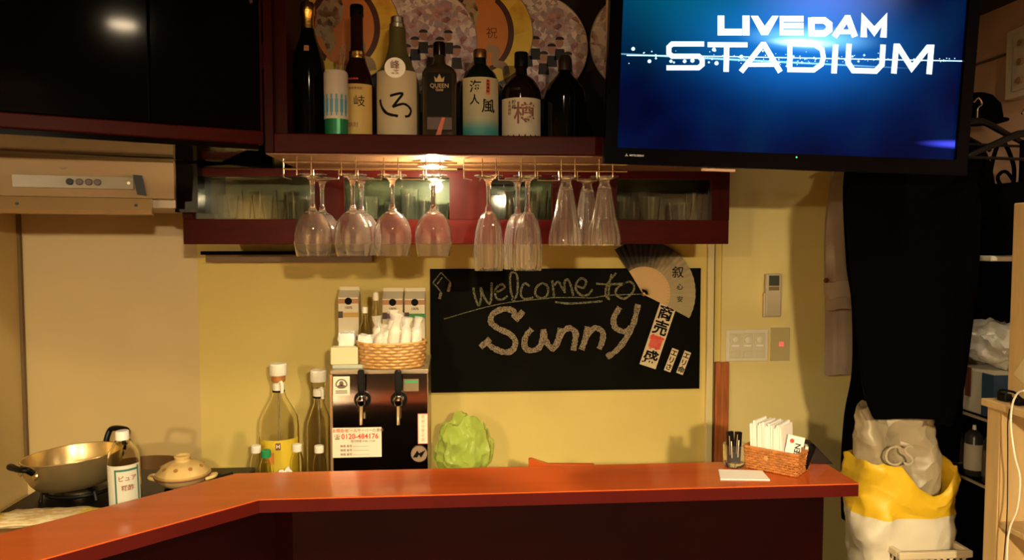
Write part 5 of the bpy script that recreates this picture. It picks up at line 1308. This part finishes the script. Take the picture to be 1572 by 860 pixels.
q_ = P2(1272, 431, -.145); obj('cuff_button', lathe(NB(), solid([(.009,0),(.009,.003),(.006,.004)]), 16, M=Matrix.Translation((q_[0]-.002, -.132, q_[2]))@Matrix.Rotation(R(90),4,'X')), brown_ink, t_)
cr_r = thing('coat_rail', 'dark coat rail behind the television carrying the coats', 'rail', (at(1330,200,2.3).x, 2.32, RAILZ))
x1r = at(1484,200,2.3).x-at(1330,200,2.3).x
obj('rail_bar', tube(NB(), [(-.02,.0,.020),(x1r,.0,.020)], .012, 12), blk, cr_r)
for xx in (.02, x1r-.02): obj('ceiling_rod', tube(NB(), [(xx,0,.02),(xx,0,CZ-RAILZ-.005)], .008, 8), blk, cr_r)
for yy in (-.335, -.15, .08, .28):
    obj('rail_arm', tube(NB(), [(-.0,yy,.004),(at(1470,200,2.32+yy).x-at(1330,200,2.3).x,yy,.004)], .0045, 8), blk, cr_r)

# ------------------------------------------------------------------ bags and basket below the coats
cxn = at(1383, 848, 1.95); czt = cxn.z
wbx = at(1487, 850, 1.95).x-cxn.x
cb_ = thing('plastic_basket', 'white plastic basket holding the yellow bag at the right end of the counter', 'basket', (cxn.x, 1.95, czt-.24))
def wall4(bm, x0,x1,y0,y1,z0,z1,t): box(bm,x0,x1,y0,y0+t,z0,z1); box(bm,x0,x1,y1-t,y1,z0,z1); box(bm,x0,x0+t,y0+t,y1-t,z0,z1); box(bm,x1-t,x1,y0+t,y1-t,z0,z1); return bm
pb = mat('basket_plastic', (.66,.56,.38), .45)
wbd = .27
obj('rim', wall4(NB(), -.008, wbx+.008, -.008, wbd+.008, .220, .240, .014), pb, cb_, smooth=False, bevel=.003)
bm = NB(); wall4(bm, 0, wbx, 0, wbd, 0, .03, .004); box(bm, 0, wbx, 0, wbd, 0, .004)
for zz in (.055,.095,.135,.175,.205): wall4(bm, 0, wbx, 0, wbd, zz, zz+.012, .004)
obj('basket_rings', bm, pb, cb_, smooth=False)
bm = NB()
for k_ in range(14):
    yy = .004+k_*.0195; box(bm, 0, .004, yy, yy+.009, .02, .225); box(bm, wbx-.004, wbx, yy, yy+.009, .02, .225)
for k_ in range(11):
    xx = .004+k_*(wbx-.012)/10; box(bm, xx, xx+.008, 0, .004, .02, .225); box(bm, xx, xx+.008, wbd-.004, wbd, .02, .225)
obj('basket_slats', bm, pb, cb_, smooth=False)['kind'] = 'stuff'
stl = thing('stool', 'dark square stool under the white plastic basket', 'stool', (cxn.x+wbx/2, 1.95+wbd/2, 0))
zst = czt-.24
obj('seat', bx(-.16,.16,-.17,.17,zst-.03,zst), mahog, stl, smooth=False, bevel=.004)
for sx in (-1,1):
    for sy in (-1,1): obj('leg', bx(sx*.14-.015,sx*.14+.015,sy*.15-.015,sy*.15+.015,0,zst-.03), mahog, stl, smooth=False)
# yellow bag
m, nt, b = nodes_mat('bag_yellow_white'); tcn = nt.nodes.new('ShaderNodeTexCoord'); sp = nt.nodes.new('ShaderNodeSeparateXYZ'); nt.links.new(tcn.outputs['Object'], sp.inputs[0])
w2 = nt.nodes.new('ShaderNodeTexNoise'); w2.inputs['Scale'].default_value = 7; nt.links.new(tcn.outputs['Object'], w2.inputs['Vector'])
ma = nt.nodes.new('ShaderNodeMath'); ma.operation = 'MULTIPLY_ADD'; ma.inputs[1].default_value = .03; nt.links.new(w2.outputs[0], ma.inputs[0]); nt.links.new(sp.outputs[2], ma.inputs[2])
yb = at(1400, 800, 2.05).z; 
y_base = czt-.15; thr = (at(1390, 797, 2.0).z-y_base)+.015
m4 = nt.nodes.new('ShaderNodeMath'); m4.operation = 'GREATER_THAN'; m4.inputs[1].default_value = thr; nt.links.new(ma.outputs[0], m4.inputs[0])
nt.links.new(ramp(nt, m4.outputs[0], [(0,(.72,.66,.52)),(1,(.78,.50,.02))], 'CONSTANT'), b.inputs['Base Color']); b.inputs['Roughness'].default_value = .45
MATS['bag_yellow_white'] = m
yt_l = at(1345, 716, 2.0).z
ybx = .008+(at(1318,780,2.02).x+at(1472,780,2.02).x)/2; ybw = at(1472,780,2.02).x-at(1318,780,2.02).x
yb_ = thing('shopping_bag', 'yellow shopping bag with white lower part in the plastic basket', 'bag', (ybx, 2.09, y_base))
bm = bagmesh(ybw*.92, .20, yt_l-y_base, .018, 5, topw=1.0, closed=False, sq=.5, n=48, levels=20)
for v in bm.verts:
    tz = v.co.z/(yt_l-y_base)
    # front rim dips to the middle, both upper corners stand up
    u = v.co.x/(ybw/2); dip = (.088 if v.co.y < 0 else .03)*max(0, 1-((u-.32)/.60)**2)
    if tz > .5: v.co.z -= dip*(tz-.5)*2
    lo = max(0, 1-tz*2.4); v.co.x *= 1-.22*lo; v.co.y *= 1-.15*lo
bb_ = obj('bag_body', bm, m, yb_); sd_ = bb_.modifiers.new('solid','SOLIDIFY'); sd_.thickness = .0012
# grey carrier bag standing in it
gzb = at(1400, 762, 2.05).z; gzt_ = at(1400, 622, 2.08).z
gxl = at(1322,690,2.08).x; gxr = at(1456,690,2.08).x
def crease(nt, b, sc_=16, st_=.7):
    tcq = nt.nodes.new('ShaderNodeTexCoord'); vq = nt.nodes.new('ShaderNodeTexVoronoi'); vq.feature = 'F1'; vq.inputs['Scale'].default_value = sc_
    nq = nt.nodes.new('ShaderNodeTexNoise'); nq.inputs['Scale'].default_value = 9; nt.links.new(tcq.outputs['Object'], nq.inputs['Vector'])
    aq = nt.nodes.new('ShaderNodeVectorMath'); aq.operation = 'MULTIPLY_ADD'; aq.inputs[1].default_value = (.12,.12,.12); nt.links.new(nq.outputs['Color'], aq.inputs[0]); nt.links.new(tcq.outputs['Object'], aq.inputs[2])
    nt.links.new(aq.outputs[0], vq.inputs['Vector'])
    bq = nt.nodes.new('ShaderNodeBump'); bq.inputs['Strength'].default_value = st_; bq.inputs['Distance'].default_value = .02; nt.links.new(vq.outputs['Distance'], bq.inputs['Height']); nt.links.new(bq.outputs[0], b.inputs['Normal'])
crease(nt, b, 9, .5)
crease(green_film.node_tree, green_film.node_tree.nodes['Principled BSDF'], 20, 1.0)
m, nt, b = nodes_mat('bag_grey'); b.inputs['Base Color'].default_value = (.42,.345,.22,1); b.inputs['Roughness'].default_value = .38; crease(nt, b, 13, .8)
gb2 = thing('carrier_bag', 'crumpled grey plastic carrier bag standing in the yellow bag', 'bag', ((gxl+gxr)/2-.002, 2.10, y_base+.02))
hh = gzt_-(y_base+.02)
bm = bagmesh((gxr-gxl)*.98, .15, hh, .022, 11, topw=.86, closed=False, sq=.55, n=56, levels=24, pinch=.6, lean=(-.02,0))
for v in bm.verts:
    tz = v.co.z/hh; u = v.co.x/((gxr-gxl)/2)
    if tz > .75: v.co.z -= .045*max(0, u+.25)*(tz-.75)*4
    if tz < .55: v.co.x *= .80+.2*tz/.55; v.co.y *= .75+.25*tz/.55
    v.co.y += .012*math.sin(u*5+tz*3)
bb_ = obj('bag_body', bm, m, gb2); sd_ = bb_.modifiers.new('solid','SOLIDIFY'); sd_.thickness = .0010
bm = text_bm('CS', .085, .0005, -.012, .95)
moved(bm, (-.062, -.094, at(1350,700,2.02).z-(y_base+.02)))
obj('lettering', bm, mat('pale_bag_print', (.50,.42,.28), .5), gb2, smooth=False)

# ------------------------------------------------------------------ shelving at the right
# pale wooden open shelf unit along the right wall, its open front facing left
uYf = 1.75; fl_ = at(1512, 740, uYf); ux = fl_.x
uYn = .95; ud = .40; pwid = .045
zshelf = atz(1529, 627, 1.0); zshelf = onplane(1529, 627, (ux, 0, 0), Vector((1, 0, 0))).z
wu = thing('wooden_shelf_unit', 'pale wooden open shelf unit at the right edge', 'shelf', (ux, uYn, 0))
LU = uYf-uYn
obj('side_panel', bx(0, ud, LU-pwid, LU, 0, zshelf), wood_light, wu, smooth=False, bevel=.002)
obj('side_panel', bx(0, ud, 0, .03, 0, zshelf), wood_light, wu, smooth=False, bevel=.002)
obj('shelf_board', bx(-.012, ud, 0, LU+.008, zshelf, zshelf+.018), wood_light, wu, smooth=False, bevel=.002)
zs2 = onplane(1534, 803, (ux, 0, 0), Vector((1, 0, 0))).z
obj('shelf_board', bx(.004, ud-.02, .03, LU-pwid, zs2-.014, zs2), wood_light, wu, smooth=False, bevel=.002)
obj('shelf_board', bx(.004, ud-.02, .03, LU-pwid, zs2-.40, zs2-.386), wood_light, wu, smooth=False, bevel=.002)
obj('back_panel', bx(ud-.02, ud, .03, LU-pwid, 0, zshelf), mat('unit_back', (.46,.30,.12), .5, noise=.1), wu, smooth=False)
uq = at(1553, 400, uYf)
obj('upper_box', bx(uq.x-ux, ud, 0, LU, zshelf+.018, at(1565, 312, uYf).z), wood_light, wu, smooth=False, bevel=.003)
# adapters and cables
ad = onplane(1556, 618, (ux+.02, 0, 0), Vector((1, 0, 0)))
pa = thing('power_adapter', 'tangled black power adapter on the pale wooden shelf', 'adapter', (ux+.02, ad.y, zshelf+.018))
for k_, (x_, y_, w_, h_) in enumerate(((0,.03,.028,.020),(0,-.015,.026,.017))): obj('plug_body', bx(x_-.010,x_+.010,y_-w_/2,y_+w_/2,.0,h_), blk, pa, smooth=False, bevel=.003)
obj('cable', tube(NB(), cr([(0,.05,.006),(-.012,.03,.026),(.0,.0,.028),(-.01,-.03,.022),(0,-.045,.008),(-.014,-.01,.006)],5), .003, 8), blk, pa)
def frontpts(l, off): return [onplane(px, py, (ux-off, 0, 0), Vector((1, 0, 0))) for px, py in l]
a1p = frontpts(((1572,600),(1562,604),(1554,622),(1552,655),(1558,700),(1566,735),(1562,780),(1550,812),(1546,850),(1548,900)), .020)
o0 = a1p[0]
tag(obj('white_cable', tube(NB(), [q-o0 for q in cr(a1p,5)], .0022, 8), white, loc=o0), 'white cable looping down in front of the wooden shelf unit', 'cable')
a1p = frontpts(((1550,628),(1547,650),(1547,700),(1546,790),(1541,860)), .014)
o0 = a1p[0]
tag(obj('thin_cable', tube(NB(), [q-o0 for q in cr(a1p,5)], .0012, 6), blk, loc=o0), 'thin dark cable hanging left of the white one', 'cable')
pq_ = [onplane(px, py, (uq.x-.0015, 0, 0), Vector((1, 0, 0))) for px, py in ((1572,550),(1556,574),(1572,590))]
bm = NB(); a_ = [bm.verts.new(v-pq_[0]) for v in pq_]; b_ = [bm.verts.new(v-pq_[0]+Vector((.0013,0,0))) for v in pq_]
bm.faces.new(a_); bm.faces.new(b_[::-1])
for k_ in range(3): bm.faces.new((a_[k_], a_[(k_+1)%3], b_[(k_+1)%3], b_[k_]))
tag(obj('paper_sheet', bm, mat('tan_paper', (.62,.50,.28), .6), loc=pq_[0], smooth=False), 'corner of tan paper stuck on the pale wooden unit at the right edge', 'paper')

# black metal shelving farther back along the right wall
mY0, mY1 = 2.15, 2.70
mx = at(1532, 640, mY0).x
ms = thing('metal_shelving', 'black metal shelving with pale shelf edges behind the bags', 'shelf', (mx, mY0, 0))
zA = at(1532, 648, mY0).z; zB = at(1520, 752, mY0).z; zC = at(1530, 520, mY0).z
for z_ in (zA, zB, .45): 
    obj('shelf_plate', bx(0, RWX-mx-.01, 0, mY1-mY0, z_-.02, z_-.004), blk_matte, ms, smooth=False)
    obj('shelf_edge', bx(-.006, .0, 0, mY1-mY0, z_-.010, z_-.002), mat('pale_edge', (.55,.45,.30), .4), ms, smooth=False)
for x_ in (0, RWX-mx-.03):
    for y_ in (0, mY1-mY0-.02): obj('post', bx(x_, x_+.02, y_-.001, y_+.02, 0, zA-.02 if (x_ == 0 and y_ == 0) else 1.60), blk_matte, ms, smooth=False)
obj('back_mesh', bx(RWX-mx-.008,RWX-mx-.004,0,mY1-mY0,0,1.60), blk_matte, ms, smooth=False)
obj('shelf_plate', bx(0,RWX-mx-.01,0,mY1-mY0,1.60,1.615), blk_matte, ms, smooth=False)
# things on it
bx0 = mx+.03
b1_ = thing('white_box', 'white open box with blue side on the black metal shelving', 'box', (mx+.02, 2.20, zA-.003))
obj('box_body', bx(0,.18,0,.20,0,.14), mat('box_white', (.72,.66,.54), .5), b1_, smooth=False, bevel=.004)
obj('blue_side', bx(-.001,.182,-.003,.05,.002,.138), mat('box_blue', (.04,.09,.20), .5), b1_, smooth=False)
obj('dark_strap', bx(-.004,.0,.10,.125,.05,.145), brown_ink, b1_, smooth=False)
obj('dark_strap', bx(-.004,.0,.145,.16,.03,.145), mat('tan_strap', (.28,.2,.13), .5), b1_, smooth=False)
tag(obj('plastic_bag', lump(.15,.22,.14,1.1,21), film_white, loc=(mx+.11, 2.31, zA+.138)), 'crumpled white plastic bag heaped on the white box in the shelving', 'bag')
tag(obj('storage_tray', wall4(box(NB(),0,.2,0,.24,0,.004),0,.2,0,.24,0,.16,.004), mat('tray_grey', (.42,.36,.26), .5), loc=(mx+.03, 2.42, zA-.003), smooth=False), 'grey open tray at the back of the metal shelf', 'tray')
for k_ in range(4):
    y_ = 2.22+k_*.085
    t_ = thing('spray_can', ('white labelled can, nearest on the lower metal shelf','dim can, second on the lower metal shelf','dim can, third on the lower metal shelf','dim can, farthest on the lower metal shelf')[k_], 'can', (mx+.04, y_, zB-.003), group='cans on the lower metal shelf')
    obj('can_body', lathe(NB(), solid([(.026,0),(.027,.003),(.027,.13),(.018,.145),(.010,.15)]), 24), mat('can_dark', (.03,.03,.03), .3), t_)
    obj('label', lathe(NB(), [(.0275,.02),(.0282,.02),(.0282,.105),(.0275,.105)], 24, closed=True), mat('can_label', (.58,.50,.38), .5) if k_ == 1 else mat('can_label_dim', (.16,.12,.08), .5), t_)
    obj('nozzle', lathe(NB(), solid([(.006,.15),(.005,.165)]), 10), white if k_ % 2 else blk, t_)

# hooks, hangers, hat and shoulder bag on the right wall
wh_ = at(1500, 170, 2.5)
hat = at(1508, 190, 2.38)
hk = thing('black_cap', 'black cap hanging above the wire hangers by the television', 'cap', (hat.x-.02, 2.38, hat.z))
obj('crown', lathe(NB(), [(.075,0),(.077,.02),(.070,.06),(.045,.09),(.02,.10),(0,.101)], 28, squash=.9), coat_black, hk)
obj('brim', prism(NB(), ell(.07,.09,24,180,360,0,-.02), 0, .004), coat_black, hk)
def hanger(px, py, Y, rz, label):
    c0 = at(px, py, Y)
    t_ = thing('clothes_hanger', label, 'hanger', c0, rz, group='empty black hangers')
    obj('hanger_arms', tube(NB(), cr([(-.19,0,-.055),(-.10,0,-.02),(0,0,.012),(.10,0,-.02),(.19,0,-.055)],5), [.006+.004*math.sin(PI*i/20) for i in range(21)], 8), blk, t_)
    obj('hanger_bar', tube(NB(), [(-.185,0,-.055),(.185,0,-.055)], .004, 8), blk, t_)
    obj('hanger_hook', tube(NB(), cr([(0,0,.01),(0,0,.045),(.014,0,.06),(.0,0,.076),(-.014,0,.062)],5), .0025, 8), steel, t_)
hanger(1500, 192, 2.03, R(10), 'empty black clothes hanger, higher one right of the television')
hanger(1574, 212, 1.86, R(10), 'empty black clothes hanger, lower one right of the television')
# white bracket shelf
q0_ = at(1514, 397, 2.05)
tag(obj('bracket_shelf', bx(0, RWX-q0_.x-.001, -.02, .07, -.008, .008), white, loc=(q0_.x, 2.05, q0_.z), smooth=False, bevel=.004), 'short white bracket shelf on the wall below the hangers', 'shelf')
# black shoulder bag hanging at the right edge
sbp = at(1562, 330, 2.0)
sb = thing('shoulder_bag', 'black shoulder bag with straps hanging at the right edge', 'bag', (sbp.x, 2.06, at(1562,388,2.0).z))
hb_ = at(1562,215,2.0).z-at(1562,388,2.0).z
bm = bagmesh(.085, .14, hb_*.62, .012, 17, topw=1.1, closed=True, sq=.6, n=32, levels=10); obj('bag_body', bm, coat_black, sb)
obj('strap', tube(NB(), cr([(-.035,.0,hb_*.58),(-.045,-.01,hb_*.78),(-.01,.0,hb_*1.02),(.03,.0,hb_*.80),(.03,0,hb_*.58)],6), .006, 8), coat_black, sb)
obj('strap', tube(NB(), cr([(-.02,-.05,hb_*.5),(-.055,-.05,hb_*.66),(-.02,-.04,hb_*.72),(.02,-.05,hb_*.5)],6), .005, 8), coat_black, sb)
obj('flap', bx(.0,.045,-.075,-.055,hb_*.0,hb_*1.0), coat_black, sb, smooth=False, bevel=.006)
